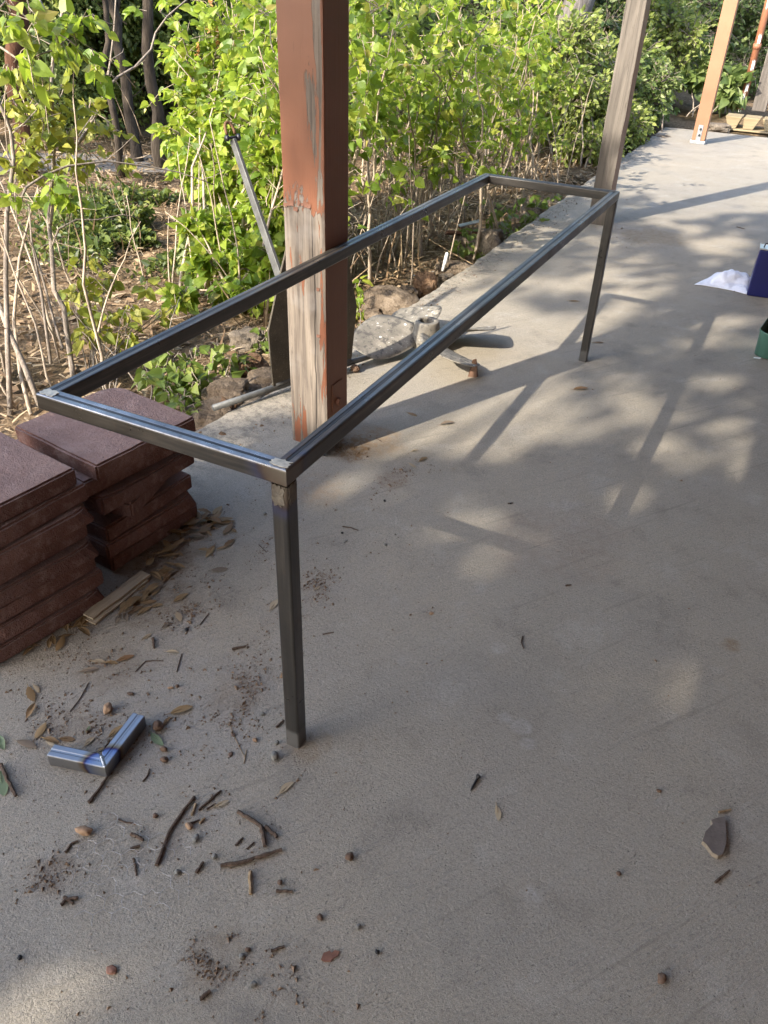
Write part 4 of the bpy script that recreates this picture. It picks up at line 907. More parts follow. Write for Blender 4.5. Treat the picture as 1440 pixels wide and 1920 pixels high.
# ---- left lilac: leggy stems with few leaves close to the camera
def left_lilac():
    base = np.array((-2.110,1.299,-0.150)); p = Plant('lilac_shrub', 'leggy lilac with bare twisting stems above the paver stacks', 'shrub', base, 'lilac shrubs', 131)
    tr = [[(-2.016,1.308,-0.078),(-2.036,1.328,-0.038),(-2.102,1.402,0.099),(-2.104,1.415,0.206),(-2.152,1.429,0.254),(-2.200,1.480,0.351),(-2.233,1.524,0.429),(-2.275,1.578,0.526),(-2.302,1.640,0.623),(-2.309,1.681,0.682),(-2.327,1.746,0.867),(-2.339,1.794,1.023),(-2.375,1.885,1.166),(-2.345,1.961,1.334),(-2.312,1.997,1.448)],
          [(-2.268,1.566,0.506),(-2.337,1.719,0.661),(-2.356,1.844,0.748),(-2.364,1.948,0.801),(-2.373,2.068,0.876),(-2.370,2.113,0.932),(-2.358,2.159,0.985),(-2.371,2.248,1.021),(-2.361,2.350,1.060),(-2.346,2.471,1.121),(-2.398,2.565,1.188),(-2.370,2.633,1.260),(-2.353,2.760,1.325),(-2.354,2.878,1.392)],
          [(-2.370,2.113,0.932),(-2.380,2.172,1.015),(-2.391,2.227,1.094),(-2.373,2.254,1.206),(-2.361,2.287,1.330),(-2.387,2.352,1.431)],
          [(-2.232,1.382,0.595),(-2.223,1.455,0.685),(-2.211,1.555,0.720),(-2.183,1.655,0.745),(-2.114,1.823,0.745),(-2.024,1.974,0.709),(-1.969,2.106,0.671),(-1.891,2.179,0.630),(-1.863,2.242,0.606)],
          [(-2.089,0.998,-0.171),(-2.189,1.153,0.093),(-2.288,1.294,0.339),(-2.309,1.401,0.580),(-2.311,1.484,0.778),(-2.349,1.543,0.879),(-2.320,1.497,0.977),(-2.412,1.519,1.064)], [(-2.342,1.540,0.870),(-2.309,1.585,0.908),(-2.274,1.636,0.953)],
          [(-1.995,1.090,-0.110),(-2.102,1.139,0.020),(-2.203,1.190,0.150),(-2.289,1.235,0.262)], [(-2.013,1.052,-0.149),(-2.147,1.153,-0.021),(-2.275,1.291,0.151),(-2.334,1.442,0.386),(-2.354,1.583,0.582),(-2.349,1.661,0.681)],
          [(-2.231,1.510,0.409),(-2.182,1.537,0.502),(-2.168,1.629,0.526),(-2.123,1.710,0.515),(-2.058,1.812,0.519),(-2.022,1.880,0.498)], [(-2.084,1.266,-0.000),(-2.207,1.386,0.232),(-2.311,1.499,0.446),(-2.331,1.536,0.594)],
          [(-2.056,1.326,0.060),(-2.167,1.399,0.137),(-2.223,1.438,0.311),(-2.285,1.482,0.407),(-2.287,1.441,0.531)], [(-2.104,1.369,1.202),(-2.019,1.378,1.160),(-1.965,1.422,1.184),(-1.971,1.495,1.195),(-1.956,1.555,1.176)], [(-2.092,1.282,1.257),(-2.037,1.376,1.345),(-1.969,1.428,1.283),(-1.942,1.501,1.273)],
          [(-2.031,1.519,1.352),(-1.980,1.501,1.297),(-1.984,1.539,1.261),(-1.997,1.553,1.200)], [(-1.503,1.182,-0.123),(-1.511,1.263,-0.012),(-1.559,1.348,0.041),(-1.617,1.496,0.095),(-1.652,1.607,0.173),(-1.724,1.740,0.217)]]
    rad = [(.013, .006), (.011, .003), (.006, .003), (.006, .002), (.012, .006), (.004, .002), (.014, .010), (.010, .004), (.005, .002), (.008, .003), (.007, .003), (.004, .002), (.004, .002), (.006, .003), (.004, .0015)]
    for q, (a, b_) in zip(tr, rad):
        q = np.array(q) + p.r.normal(size=(len(q), 3)) * .004
        tw = []
        for k in range(2, len(q) - 1):
            if p.r.random() < .55:
                d = nrm(np.array([p.r.normal(), p.r.normal(), .6])); L = p.r.uniform(.08, .28); tw.append(np.array([q[k], q[k] + d * L * .5 + p.r.normal(size=3) * .02, q[k] + d * L]))
        p.stem(q, a, b_, tw, 'stem_grey' if p.r.random() < .6 else 'stem', 7, tr=.0018)
    cl = [(-2.009,1.366,1.315),(-1.980,1.429,1.290),(-1.954,1.483,1.257),(-1.978,1.595,1.243),(-1.959,1.644,1.294),(-1.990,1.387,1.242),(-1.979,1.427,1.199),(-1.959,1.514,1.213),(-1.967,1.273,1.166),(-1.931,1.574,1.185),(-2.025,1.757,1.131),(-2.066,1.858,1.112)]
    for c in cl: p.stem(stem_path(p.r, np.array(c) + p.r.normal(size=3) * .1 - UP * .12, c, 5), .002, .0015, p.blob(c, .09, 3, 4, .058, sunw=.2, droop=.6))
    p.leaves('lilac', HEARTS, 90)
    cl = [(-2.366,1.731,0.959),(-2.408,1.702,0.948),(-2.339,1.823,0.973),(-2.356,1.769,0.914),(-2.380,1.614,0.815),(-2.319,1.601,0.760),(-2.290,1.691,0.771),(-2.284,1.797,0.817),(-2.324,1.502,0.721),(-2.317,1.690,0.875),(-2.336,1.981,0.915),(-2.258,2.012,0.819),(-2.267,1.884,0.745),(-2.173,1.977,0.719),(-2.274,1.730,0.723),(-2.279,1.577,0.703),(-2.402,1.680,1.091),(-2.381,1.598,0.971),(-2.299,1.860,0.910),(-2.402,1.669,0.900),(-2.254,1.961,0.837),(-2.325,1.787,0.830)]
    rr = [.10, .06, .07, .05, .09, .10, .09, .08, .07, .08, .06, .08, .07, .05, .08, .07, .05, .05, .04, .06, .05, .07]
    for c, r in zip(cl, rr): p.stem(stem_path(p.r, np.array(c) + p.r.normal(size=3) * .09 - UP * .1, c, 5), .0025, .0015, p.blob(c, r, int(2 + 40 * r), 4, .047, droop=.45), 'stem')
    p.leaves('lilac_yellow', HEARTS, 200)
    cl = [(-2.024,1.426,0.699),(-2.075,1.407,0.706),(-2.014,1.484,0.679),(-2.023,1.447,0.726),(-2.153,1.326,0.649),(-1.988,1.483,0.662)]
    for c in cl: p.stem(stem_path(p.r, np.array(c) + p.r.normal(size=3) * .06 - UP * .1, c, 4), .002, .0015, p.blob(c, .06, 2, 4, .052, sunw=.2))
    p.leaves('lilac', HEARTS, 60)
    for k in range(14):                                       # the sheaf of thin pale stems
        a = base + np.array([p.r.normal() * .26 - .12, p.r.normal() * .22 - .05, 0]); e = a + np.array([p.r.normal() * .24 - .08, p.r.normal() * .18, p.r.uniform(.45, 1.35)]); q = stem_path(p.r, a, e, 10, .07); tw = []
        for j in range(3, 9):
            if p.r.random() < .5: d = nrm(np.array([p.r.normal(), p.r.normal(), .7])); L = p.r.uniform(.08, .3); tw.append(np.array([q[j], q[j] + d * L * .5 + p.r.normal(size=3) * .03, q[j] + d * L]))
        p.stem(q, p.r.uniform(.004, .010), .002, tw, 'stem', 5, tr=.0018)
left_lilac()
def sprout():
    base = np.array((-1.947,1.363,-0.150)); p = Plant('lilac_sucker', 'low yellow-green lilac shoots seen over the corner of the steel frame', 'sapling', base, None, 141)
    cl = [(-2.264,1.757,0.313),(-2.215,1.677,0.266),(-2.165,1.737,0.225),(-2.132,1.730,0.195),(-2.154,1.577,0.185),(-2.123,1.491,0.141),(-2.067,1.589,0.147),(-2.012,1.578,0.097),(-1.937,1.580,0.053),(-2.006,1.432,0.079),(-2.005,1.841,0.173),(-1.921,1.823,0.096),(-1.967,1.733,0.095),(-1.893,1.909,0.102),(-1.999,1.678,0.132),(-2.019,1.497,0.084),(-1.963,1.665,0.092),(-2.223,1.574,0.223)]
    for c in cl: p.stem(stem_path(p.r, base + np.array([*(p.r.normal(size=2) * .06), 0]), c, 8, .06), .004, .0018, p.blob(c, .055, 3, 4, .052, droop=.55), 'stem_grey')
    p.leaves('lilac_yellow', HEARTS, 260)
sprout()
def vine(label, cl, base, seed, size, r, matl='ivy', n=3):
    base = np.array(base); p = Plant('ground_vine', label, 'plant', base, None, seed)
    for c in cl: p.stem(stem_path(p.r, base + np.array([*(p.r.normal(size=2) * .05), 0]), c, 7, .05), .003, .0015, p.blob(c, r, n, 4, size, droop=.6), 'stem_grey')
    p.leaves(matl, HEARTS, 260)
vine('low leafy vine growing between paver stack and rocks', [(-1.579,1.404,0.039),(-1.540,1.453,0.078),(-1.438,1.409,0.045),(-1.344,1.376,0.031),(-1.373,1.508,0.046),(-1.319,1.514,0.019),(-1.467,1.300,0.008),(-1.359,1.287,0.012),(-1.469,1.372,0.015),(-1.550,1.331,0.013),(-1.489,1.516,0.041),(-1.317,1.232,0.002),(-1.385,1.584,0.064),(-1.356,1.636,0.026),(-1.682,1.493,0.044)], (-1.469,1.379,-0.140), 151, .046, .065, n=5)
vine('leafy shoot hugging the back of the peeling post low down', [(-1.308,2.663,-0.072),(-1.360,2.801,-0.035),(-1.246,2.532,-0.106),(-1.429,2.915,-0.019),(-1.261,2.668,-0.095)], (-1.160,2.410,-0.120), 152, .058, .05, 'lilac')
vine('hanging ivy strands over the slab edge behind the frame', [(-1.265,4.913,0.023),(-1.163,4.810,0.001),(-1.153,4.957,0.010),(-1.094,4.974,-0.005),(-1.116,5.235,-0.002),(-1.095,5.376,-0.007),(-1.224,4.639,-0.009),(-1.332,4.750,0.028),(-1.093,5.653,0.000),(-1.303,4.320,-0.023),(-1.265,4.041,-0.059),(-1.096,4.564,-0.011),(-1.169,4.090,-0.056),(-1.065,4.835,-0.028),(-1.018,4.872,-0.010)], (-1.280,5.067,-0.130), 153, .050, .075, n=5)
vine('small green ivy tuft between rocks behind the anchor fluke', [(-1.499,2.048,-0.050),(-1.468,2.047,-0.071),(-1.472,1.984,-0.063),(-1.526,2.113,-0.037)], (-1.497,2.047,-0.120), 154, .05, .04)

# ---- bushes beyond the grey post
def bush(name, label, cat, base, blobs, matl, size, ntw, nsingle, seed, group, tmpl=None, tw_r=.004, stemr=.012):
    base = np.array(base, float); p = Plant(name, label, cat, base, group, seed)
    for c, r in blobs:
        c = np.array(c); a = base + np.array([*(p.r.normal(size=2) * .15), 0]); tw = p.blob(c, r, int(ntw * r / .3), 7, size)
        p.stem(stem_path(p.r, a, c, 8, .08), stemr, .004, tw, 'stem_grey', 5, tr=tw_r)
    p.leaves(matl, tmpl or OVATES, nsingle)
def ball_blobs(r_, c, R, n, r0, r1):
    d = nrm(r_.normal(size=(n, 3))); return [(np.asarray(c) + dd * np.asarray(R) * r_.uniform(.45, 1.0), r_.uniform(r0, r1)) for dd in d]
_r = np.random.default_rng(5)
bush('light_bush', 'yellow-green bush crowding the slab edge right of the grey post', 'shrub', gbase(-1.7, 8.6), ball_blobs(_r, (-1.75, 8.6, .55), (.55, .8, .75), 22, .22, .38), 'bg_yellow', .06, 62, 300, 161, 'bushes beyond the grey post')
bush('light_bush', 'rounded yellow-green bush leaning over the slab edge behind the grey post', 'shrub', gbase(-1.35, 7.6), ball_blobs(_r, (-1.42, 7.7, .30), (.30, .5, .45), 14, .16, .28), 'bg_yellow', .055, 70, 300, 167, 'bushes beyond the grey post')
bush('light_bush', 'small bush covering the slab edge between the two larger light bushes', 'shrub', gbase(-1.2, 8.7), ball_blobs(_r, (-1.22, 8.75, .12), (.2, .45, .25), 10, .13, .2), 'bg_yellow', .05, 70, 200, 169, 'bushes beyond the grey post')
bush('light_bush', 'low bush filling the slab corner left of the painted post', 'shrub', gbase(-1.35, 9.8), ball_blobs(_r, (-1.38, 9.9, .30), (.35, .7, .45), 16, .2, .3), 'bg_leaf', .06, 66, 300, 168, 'bushes beyond the grey post')
bush('light_bush', 'leafy bush behind the orange-brown painted post', 'shrub', gbase(-1.6, 11.2), ball_blobs(_r, (-1.6, 11.2, .75), (.75, .9, .9), 22, .26, .42), 'bg_yellow', .065, 58, 300, 162, 'bushes beyond the grey post')
bush('dark_bush', 'dark green tall bush between the grey and the painted post', 'shrub', gbase(-2.7, 11.0), ball_blobs(_r, (-2.7, 11.0, 1.3), (.9, 1.1, 1.3), 26, .32, .5), 'bg_dark', .075, 60, 300, 163, 'bushes beyond the grey post')
bush('dark_bush', 'dense bush behind the downpipe at the slab end', 'shrub', gbase(-.9, 13.8), ball_blobs(_r, (-.9, 13.8, 1.0), (1.0, .8, 1.2), 26, .32, .5), 'bg_leaf', .07, 60, 300, 164, 'bushes beyond the grey post')
bush('light_bush', 'green bush beyond the farthest grey post', 'shrub', gbase(1.1, 13.4), ball_blobs(_r, (1.1, 13.4, .8), (1.0, .7, 1.1), 24, .3, .46), 'bg_leaf', .08, 50, 200, 165, 'bushes beyond the grey post')
bush('broad_leaf_plant', 'broad-leaved low plant beside the foot of the downpipe', 'plant', gbase(-.75, 11.3), ball_blobs(_r, (-.75, 11.4, .30), (.35, .3, .3), 10, .14, .2), 'bg_leaf', .13, 26, 200, 166, None, HEARTS)

# ---- trees behind
def tree(name, label, base, h, tr, crown, leafmat, size, nleaf, seed, lean=(0, 0), bark='trunk_dark', group='trees behind the shrubs', forks=5):
    base = np.array(base, float); base[2] = ground_h(base[0], base[1]) - .05; r_ = np.random.default_rng(seed)
    o = thing(name, label, 'tree', tuple(float(v) for v in base), group); b = MB()
    top = base + np.array([lean[0], lean[1], h]); q = stem_path(r_, base, top, 14, .085, .4); rads = np.linspace(tr, tr * .45, 14); rads[0] *= 1.35; b.tube(q, rads, 10)
    for c, r in crown:
        k = int(r_.integers(5, 13)); p = stem_path(r_, q[k], c, 8, .08, .3); b.tube(p, np.linspace(tr * .35, .008, 8), 6)
        for m in range(3): e = np.asarray(c) + r_.normal(size=3) * r * .6; b.tube(stem_path(r_, p[4 + m], e, 5, .08), np.linspace(.012, .004, 5), 4, cap=False)
    b.build('trunk', M[bark], o, smooth=True)
    P = []; T_ = []; N = []; S = []; tot = sum(r ** 2 for _, r in crown)
    for c, r in crown:
        n = int(nleaf * r * r / tot); ncl = max(4, n // 26); cc = np.asarray(c) + nrm(r_.normal(size=(ncl, 3))) * (r * r_.uniform(.35, 1.0, (ncl, 1))); k = r_.integers(0, ncl, n)
        P.append(cc[k] + r_.normal(size=(n, 3)) * .085 * max(.7, r)); T_.append(r_.normal(size=(n, 3)) - UP * .5); N.append(.5 * SUNV + .4 * UP + r_.normal(size=(n, 3)) * .5); S.append(size * r_.uniform(.6, 1.25, n))
    leaves_joined('crown', o, np.concatenate(P), np.concatenate(T_), np.concatenate(N), np.concatenate(S), M[leafmat], OVATES)
def crown(seed, c, R, n, r0, r1): return ball_blobs(np.random.default_rng(seed), c, R, n, r0, r1)
t1 = (-5.286,5.385,-0.150); t2 = (-4.894,5.299,-0.150); t3 = (-4.803,4.713,-0.150); t4 = (-5.590,4.281,-0.150); t5 = (-2.292,9.099,-0.150)
tree('oak_tree', 'dark leaning trunk left of its neighbour beyond the open ground', t1, 3.1, .055, crown(1, (t1[0] - .9, t1[1] + 1.2, 2.6), (1.6, 1.6, .5), 9, .5, .8), 'bg_leaf', .085, 1700, 201, (-.5, .2))
tree('oak_tree', 'dark upright trunk beside the big lilac bush edge', t2, 3.1, .060, crown(2, (t2[0] - .3, t2[1] + 1.5, 2.6), (1.7, 1.5, .5), 9, .5, .8), 'bg_leaf', .085, 1700, 202, (-.1, .3))
tree('oak_tree', 'thin dark trunk in front of the pale drive', t3, 2.9, .032, crown(3, (t3[0] - .7, t3[1] + .9, 2.5), (1.1, 1.2, .7), 7, .4, .6), 'bg_dark', .08, 1700, 203, (-.3, .3))
tree('oak_tree', 'reddish brown trunk behind the leggy lilac', t4, 3.2, .085, crown(4, (t4[0] - .5, t4[1] + .8, 2.6), (1.5, 1.5, .5), 9, .5, .8), 'bg_dark', .085, 1700, 204, (.35, .3), 'trunk_rust')
tree('oak_tree', 'thick grey trunk standing behind the lilac thicket', t5, 5.5, .19, crown(5, (t5[0] - .3, t5[1] + 1, 4.2), (1.8, 1.8, .9), 10, .6, .9), 'bg_leaf', .09, 1700, 205, (.1, .2), 'trunk_grey')
t6 = (-6.834,8.110,-0.408)
tree('oak_tree', 'far dark red trunk showing above the big lilac bush', t6, 5.5, .10, crown(6, (t6[0] - .2, t6[1] + .9, 3.9), (1.9, 1.6, 1.0), 9, .6, .9), 'bg_dark', .09, 1700, 206, (.1, .2), 'trunk_rust')
# understory bushes that close the view behind the trunks
und = [(-7.012,6.166,0.511), (-6.621,6.774,0.707), (-6.035,7.087,0.571), (-7.120,6.605,0.095), (-6.866,7.402,0.272), (-6.780,7.923,-0.158), (-8.048,6.346,-0.189), (-7.066,6.148,-0.184), (-7.918,7.718,-0.240), (-7.729,8.436,-0.301), (-7.311,9.345,-0.256), (-6.188,9.337,-0.091), (-4.859,8.800,0.135), (-4.395,9.711,0.152), (-4.088,11.229,0.183), (-2.721,11.973,0.296), (-2.573,14.776,0.344), (-8.488,6.082,-0.258), (-10.665,9.109,-0.221), (-10.782,10.376,-0.254), (-10.077,11.491,-0.120), (-8.836,12.182,0.003), (-7.042,13.860,0.189), (-5.073,15.571,0.309), (-2.722,18.855,0.481), (-1.491,20.133,0.498), (-0.119,18.735,0.453)]
ul = ['with pale small leaves hanging beside the rusty trunk', 'with pale small leaves crossing the leaning dark trunk', 'with pale small leaves beside the upright dark trunk', 'dappled behind the thin trunk', 'filling the space above the two dark trunks', 'beside the far dark red trunk', 'at the far left behind the rusty trunk', 'dark and dense behind the leggy lilac', 'beyond the pale drive left of the leaning trunk', 'beyond the pale drive between the two dark trunks', 'seen over the left shoulder of the big lilac', 'hidden mostly by the big lilac', 'glimpsed right of the peeling post', 'behind the thicket stems', 'behind the frame corner thicket', 'right of the thick grey trunk', 'above the light bush by the grey post', 'cut by the left edge of the photo', 'in the second rank above the rusty trunk', 'in the second rank above the dark dense bush', 'in the second rank above the two dark trunks', 'in the second rank behind the big lilac', 'in the second rank right of the peeling post', 'in the second rank left of the grey post', 'in the gap left of the painted post', 'above the downpipe', 'cut by the right edge of the photo']
um = ['bg_leaf', 'bg_leaf', 'bg_leaf', 'bg_yellow', 'bg_yellow', 'bg_leaf', 'bg_leaf', 'bg_leaf', 'bg_yellow', 'bg_yellow', 'bg_leaf', 'bg_yellow', 'bg_yellow', 'bg_yellow', 'bg_leaf', 'bg_yellow', 'bg_dark', 'bg_dark', 'bg_leaf', 'bg_yellow', 'bg_leaf', 'bg_leaf', 'bg_yellow', 'bg_leaf', 'bg_dark', 'bg_leaf', 'bg_dark']
for k, (q, l_, m_) in enumerate(zip(und, ul, um)):
    hgt = 1.15 if k < 17 else 1.7
    c = np.array([q[0], q[1], max(q[2], 0) + hgt * .55]); tree('understory_tree', f'small bushy tree {l_}', q, hgt + .6, .045, crown(30 + k, c, (.95, .95, hgt * .75), 12 if k < 17 else 15, .38, .62), m_, .062 if k < 17 else .08, 6600 if k < 17 else 6000, 230 + k, (0, 0), 'trunk_dark', 'understory trees behind the shrubs')
tree('oak_tree', 'unseen oak added left of the view so its crown shades the drive', (-8.7, .3, 0), 4.6, .14, crown(71, (-8.5, .6, 4.4), (2.2, 2.4, .9), 14, .6, .95), 'bg_leaf', .10, 3600, 271, (.2, .2))  # added outside the view to dapple and darken the drive
# the far wood, one mass
def far_wood():
    r_ = np.random.default_rng(77); n = 46000; ang = np.radians(r_.uniform(-66, 24, 620)); d = r_.uniform(17, 27, 620); z = r_.uniform(-.2, 5.0, 620)
    c = np.stack([CAM[0] + d * np.sin(ang), CAM[1] + d * np.cos(ang), z + np.clip(d - 9, 0, 20) * .055], -1); k = r_.integers(0, 620, n); P = c[k] + nrm(r_.normal(size=(n, 3))) * r_.uniform(.2, 1.0, (n, 1))
    leaves_joined('far_wood', None, P, r_.normal(size=(n, 3)) - UP * .4, .5 * SUNV + .4 * UP + r_.normal(size=(n, 3)) * .5, .20 * r_.uniform(.6, 1.3, n), M['bg_leaf'], OVATES)
far_wood()
# unseen oak behind the camera, leaves placed to shade and dapple the near floor
def shade_oak():
    r_ = np.random.default_rng(9); s = SUNV / SUNV[2]; G_ = []
    def fill(n, x0, x1, y0, y1, hole=()):
        g = np.stack([r_.uniform(x0, x1, n), r_.uniform(y0, y1, n), np.zeros(n)], -1); return g
    G_.append(fill(8600, -1.75, 2.2, -2.6, .45)); G_.append(fill(1900, -1.75, 2.2, .45, 1.3)); G_.append(fill(700, -1.2, 2.2, 1.25, 1.75))
    cc = np.stack([r_.uniform(-.85, 2.3, 120), 1.4 + 4.6 * r_.random(120) ** 1.15, np.zeros(120)], -1); k = r_.integers(0, 120, 2500); G_.append(cc[k] + r_.normal(size=(2500, 3)) * np.array([.13, .17, 0]))
    G_.append(fill(300, -.45, .75, .75, 1.32)); G_.append(fill(170, .25, 1.5, 1.7, 3.2))
    c2 = np.stack([r_.uniform(-4.5, -1.7, 26), r_.uniform(-1.5, 2.6, 26), np.zeros(26)], -1); k = r_.integers(0, 26, 320); G_.append(c2[k] + r_.normal(size=(320, 3)) * np.array([.16, .22, 0]))
    g = np.concatenate(G_); keep = np.ones(len(g), bool)
    for hpt, hr in (((-0.132,-0.708,0.000), .065), ((-0.064,0.983,0.000), .055), ((0.015,1.116,0.000), .05), ((0.453,0.782,0.000), .05), ((0.753,0.585,0.000), .05), ((0.782,1.409,0.000), .055), ((0.798,2.111,0.000), .05), ((-0.467,0.953,0.000), .07), ((-0.300,1.067,0.000), .06), ((0.208,1.154,0.000), .05), ((0.067,0.847,0.000), .05), ((0.533,1.863,0.000), .07), ((-0.934,1.015,0.000), .07), ((0.102,0.490,0.000), .04), ((0.445,1.434,0.000), .05), ((0.188,0.946,0.000), .05), ((0.747,0.870,0.000), .04)):
        d = np.hypot((g[:, 0] - hpt[0]), (g[:, 1] - hpt[1]) / 1.5); keep &= d > 1.6 * hr * r_.uniform(.85, 1.2, len(g))
    for q0, q1, hr in ((( -.40, 1.85, 0), (-.12, 2.35, 0), .15), ((-1.15, 1.25, 0), (-.75, 1.75, 0), .14), ((-0.720,1.704,0.000), (-0.701,2.030,0.000), .30), ((-0.554,1.525,0.000), (-0.203,1.679,0.000), .28), ((-0.147,2.043,0.000), (0.002,1.798,0.000), .22), ((-0.271,2.654,0.000), (-0.502,2.674,0.000), .30), ((-0.746,2.364,0.000), (-0.945,2.947,0.000), .22), ((-0.044,3.511,0.000), (-0.053,2.949,0.000), .12)):   # the sunlit floor round the propeller
        a = np.array(q0); d_ = np.array(q1) - a; t = np.clip(((g - a) @ d_) / (d_ @ d_), 0, 1); dd = g - (a + t[:, None] * d_); keep &= np.hypot(dd[:, 0], dd[:, 1] / 1.3) > hr * r_.uniform(.7, 1.1, len(g))
    g = g[keep]; hh = r_.uniform(5.6, 9.2, len(g)); P = g + hh[:, None] * s
    n = len(P); base = np.array([-4.7, -9.4, -.2]); o = thing('shade_oak', 'unseen leafy oak added beside the porch to throw dappled shade', 'tree', tuple(base))
    b = MB(); q = stem_path(r_, base, base + np.array([.3, .5, 6.6]), 12, .03, .4); b.tube(q, np.linspace(.2, .1, 12), 10)
    for k in range(16): e = P[r_.integers(0, n)]; b.tube(stem_path(r_, q[r_.integers(6, 12)], e, 8, .06), np.linspace(.05, .01, 8), 6)
    b.build('trunk', M['trunk_dark'], o, smooth=True)
    leaves_joined('crown', o, P, r_.normal(size=(n, 3)), SUNV * .9 + r_.normal(size=(n, 3)) * .5, .125 * r_.uniform(.7, 1.25, n), M['bg_leaf'], HEARTS)
shade_oak()

# ---- ground litter and cover
def litter():
    r_ = np.random.default_rng(55); n = 26000; x = -1.02 - 5.2 * r_.random(n) ** 1.25; y = r_.uniform(-.4, 8.5, n); e = slab_edge(y); x = np.minimum(x, e - .03)
    z = ground_h(x, y) + r_.uniform(.002, .03, n); P = np.stack([x, y, z], -1); t = nrm(np.stack([r_.normal(size=n), r_.normal(size=n), r_.normal(size=n) * .25], -1)); nn = nrm(np.stack([r_.normal(size=n) * .4, r_.normal(size=n) * .4, np.ones(n)], -1))
    V = np.array([(-.07, 0, 0), (.07, 0, 0), (.05, .5, .03), (-.05, .5, .03), (.03, 1, -.02), (-.03, 1, -.02)]); leaves_joined('straw_litter', None, P, t, nn, r_.uniform(.03, .10, n), M['straw'], [(V, [(0, 1, 2, 3), (3, 2, 4, 5)])])
    n = 5200; x = -1.05 - 4.5 * r_.random(n); y = r_.uniform(0, 8, n); e = slab_edge(y); x = np.minimum(x, e - .05); P = np.stack([x, y, ground_h(x, y) + r_.uniform(.005, .03, n)], -1)
    leaves_joined('fallen_leaves', None, P, np.stack([r_.normal(size=n), r_.normal(size=n), r_.normal(size=n) * .2], -1), np.stack([r_.normal(size=n) * .35, r_.normal(size=n) * .35, np.ones(n)], -1), r_.uniform(.03, .07, n), M['straw'], OVATES)
litter()
def cover():
    r_ = np.random.default_rng(56); n = 11000; a = np.array([(-3.489,2.756,-0.100), (-2.394,3.062,-0.100), (-3.283,4.442,-0.100), (-4.522,3.905,-0.100)]); u = r_.random((n, 1)); v = r_.random((n, 1)); P = (1 - u) * (1 - v) * a[0] + u * (1 - v) * a[1] + u * v * a[2] + (1 - u) * v * a[3]
    P[:, :2] += r_.normal(size=(n, 2)) * .2; keep = hash_noise(P * [1, 1, 0], 61, 1.6) + .25 * hash_noise(P * [1, 1, 0], 62, 5) > -.22; P = P[keep]; n = len(P); P[:, 2] = ground_h(P[:, 0], P[:, 1]) + r_.uniform(.01, .15, n) * (1 + 2.2 * hash_noise(P * [1, 1, 0], 63, 2.4))
    leaves_joined('ground_cover', None, P, r_.normal(size=(n, 3)) - UP * .2, .5 * SUNV + .6 * UP + r_.normal(size=(n, 3)) * .4, .04 * np.exp(r_.normal(size=n) * .35), M['cover'], OVATES)
    n = 700; x = -1.3 - 3.6 * r_.random(n); y = 1.5 + 6 * r_.random(n); P = np.stack([x, y, ground_h(x, y)], -1); keep = hash_noise(P * [1, 1, 0], 66, 1.9) > .08; P = P[keep]; n = len(P)
    V = np.array([(-.02, 0, 0), (.02, 0, 0), (.014, .5, .0), (-.014, .5, .0), (0, 1, -.12)]); leaves_joined('dry_grass', None, P, np.stack([r_.normal(size=n) * .5, r_.normal(size=n) * .5, np.ones(n)], -1), r_.normal(size=(n, 3)), r_.uniform(.12, .4, n), M['straw'], [(V, [(0, 1, 2, 3), (3, 2, 4)])])
cover()

# ------------------------------------------------------------------ debris on the slab
DR = np.random.default_rng(4)
def dry_leaf(p0, p1, label, mat='dry_leaf', group=None, w=.36, z=.0, curl=None, name='dry_leaf', cat='leaf'):
    p0 = np.array(p0, float); p1 = np.array(p1, float); a = p1 - p0; L = np.linalg.norm(a); a /= L; l = np.array([-a[1], a[0], 0]); curl = DR.uniform(-.25, .75) if curl is None else curl
    n = 8; V = []; ww = w * L * DR.uniform(.85, 1.15); bend = DR.uniform(-.06, .06)
    for i in range(n + 1):
        t = i / n; hw = ww / 2 * math.sin(math.pi * min(.97, .04 + .93 * t)) ** .75 * (1 + .10 * math.sin(t * 23 + L * 900)); c = p0 + a * L * t + l * bend * L * math.sin(math.pi * t); arch = .10 * L * math.sin(math.pi * t) * max(curl, 0)
        for u in (-1, -.5, 0, .5, 1): V.append(c + l * hw * u + np.array([0, 0, z + .0025 + arch + abs(u) ** 2 * hw * curl * .6 + (.002 if curl < 0 else 0) + (hw * .22 * max(0, -curl)) * (1 - u * u)]))
    F = [(i * 5 + j, i * 5 + j + 1, (i + 1) * 5 + j + 1, (i + 1) * 5 + j) for i in range(n) for j in range(4)]
    b = MB(); b.add(V, F); b.tube([p0 - a * .22 * L + (0, 0, z + .003), p0 + (0, 0, z + .004), p0 + a * .5 * L + (0, 0, z + .0035 + .1 * L * max(curl, 0))], [.0007, .0009, .0006], 4)
    return tag(b.build(name, M[mat], None, p0, smooth=True), label, cat, group)
def twig(pts, r, label, mat='twig', forks=(), group='twigs scattered on the slab', cat='twig', name='twig'):
    b = MB()
    for q, rr in ((pts, r),) + tuple(forks):
        q = np.array(q, float); n = max(6, 3 * len(q)); t = np.linspace(0, 1, len(q)); tt = np.linspace(0, 1, n); P = np.stack([np.interp(tt, t, q[:, k]) for k in range(3)], -1); P[1:-1] += DR.normal(size=(n - 2, 3)) * np.array([1, 1, .2]) * rr * .14
        rad = rr * (1 + .10 * DR.normal(size=n)).clip(.75, 1.3) * .85 * np.linspace(1.08, .85, n); P[:, 2] += rr * .95; b.tube(P, rad, 7)
    return tag(b.build(name, M[mat], None, np.array(pts[0]), smooth=False), label, cat, group)
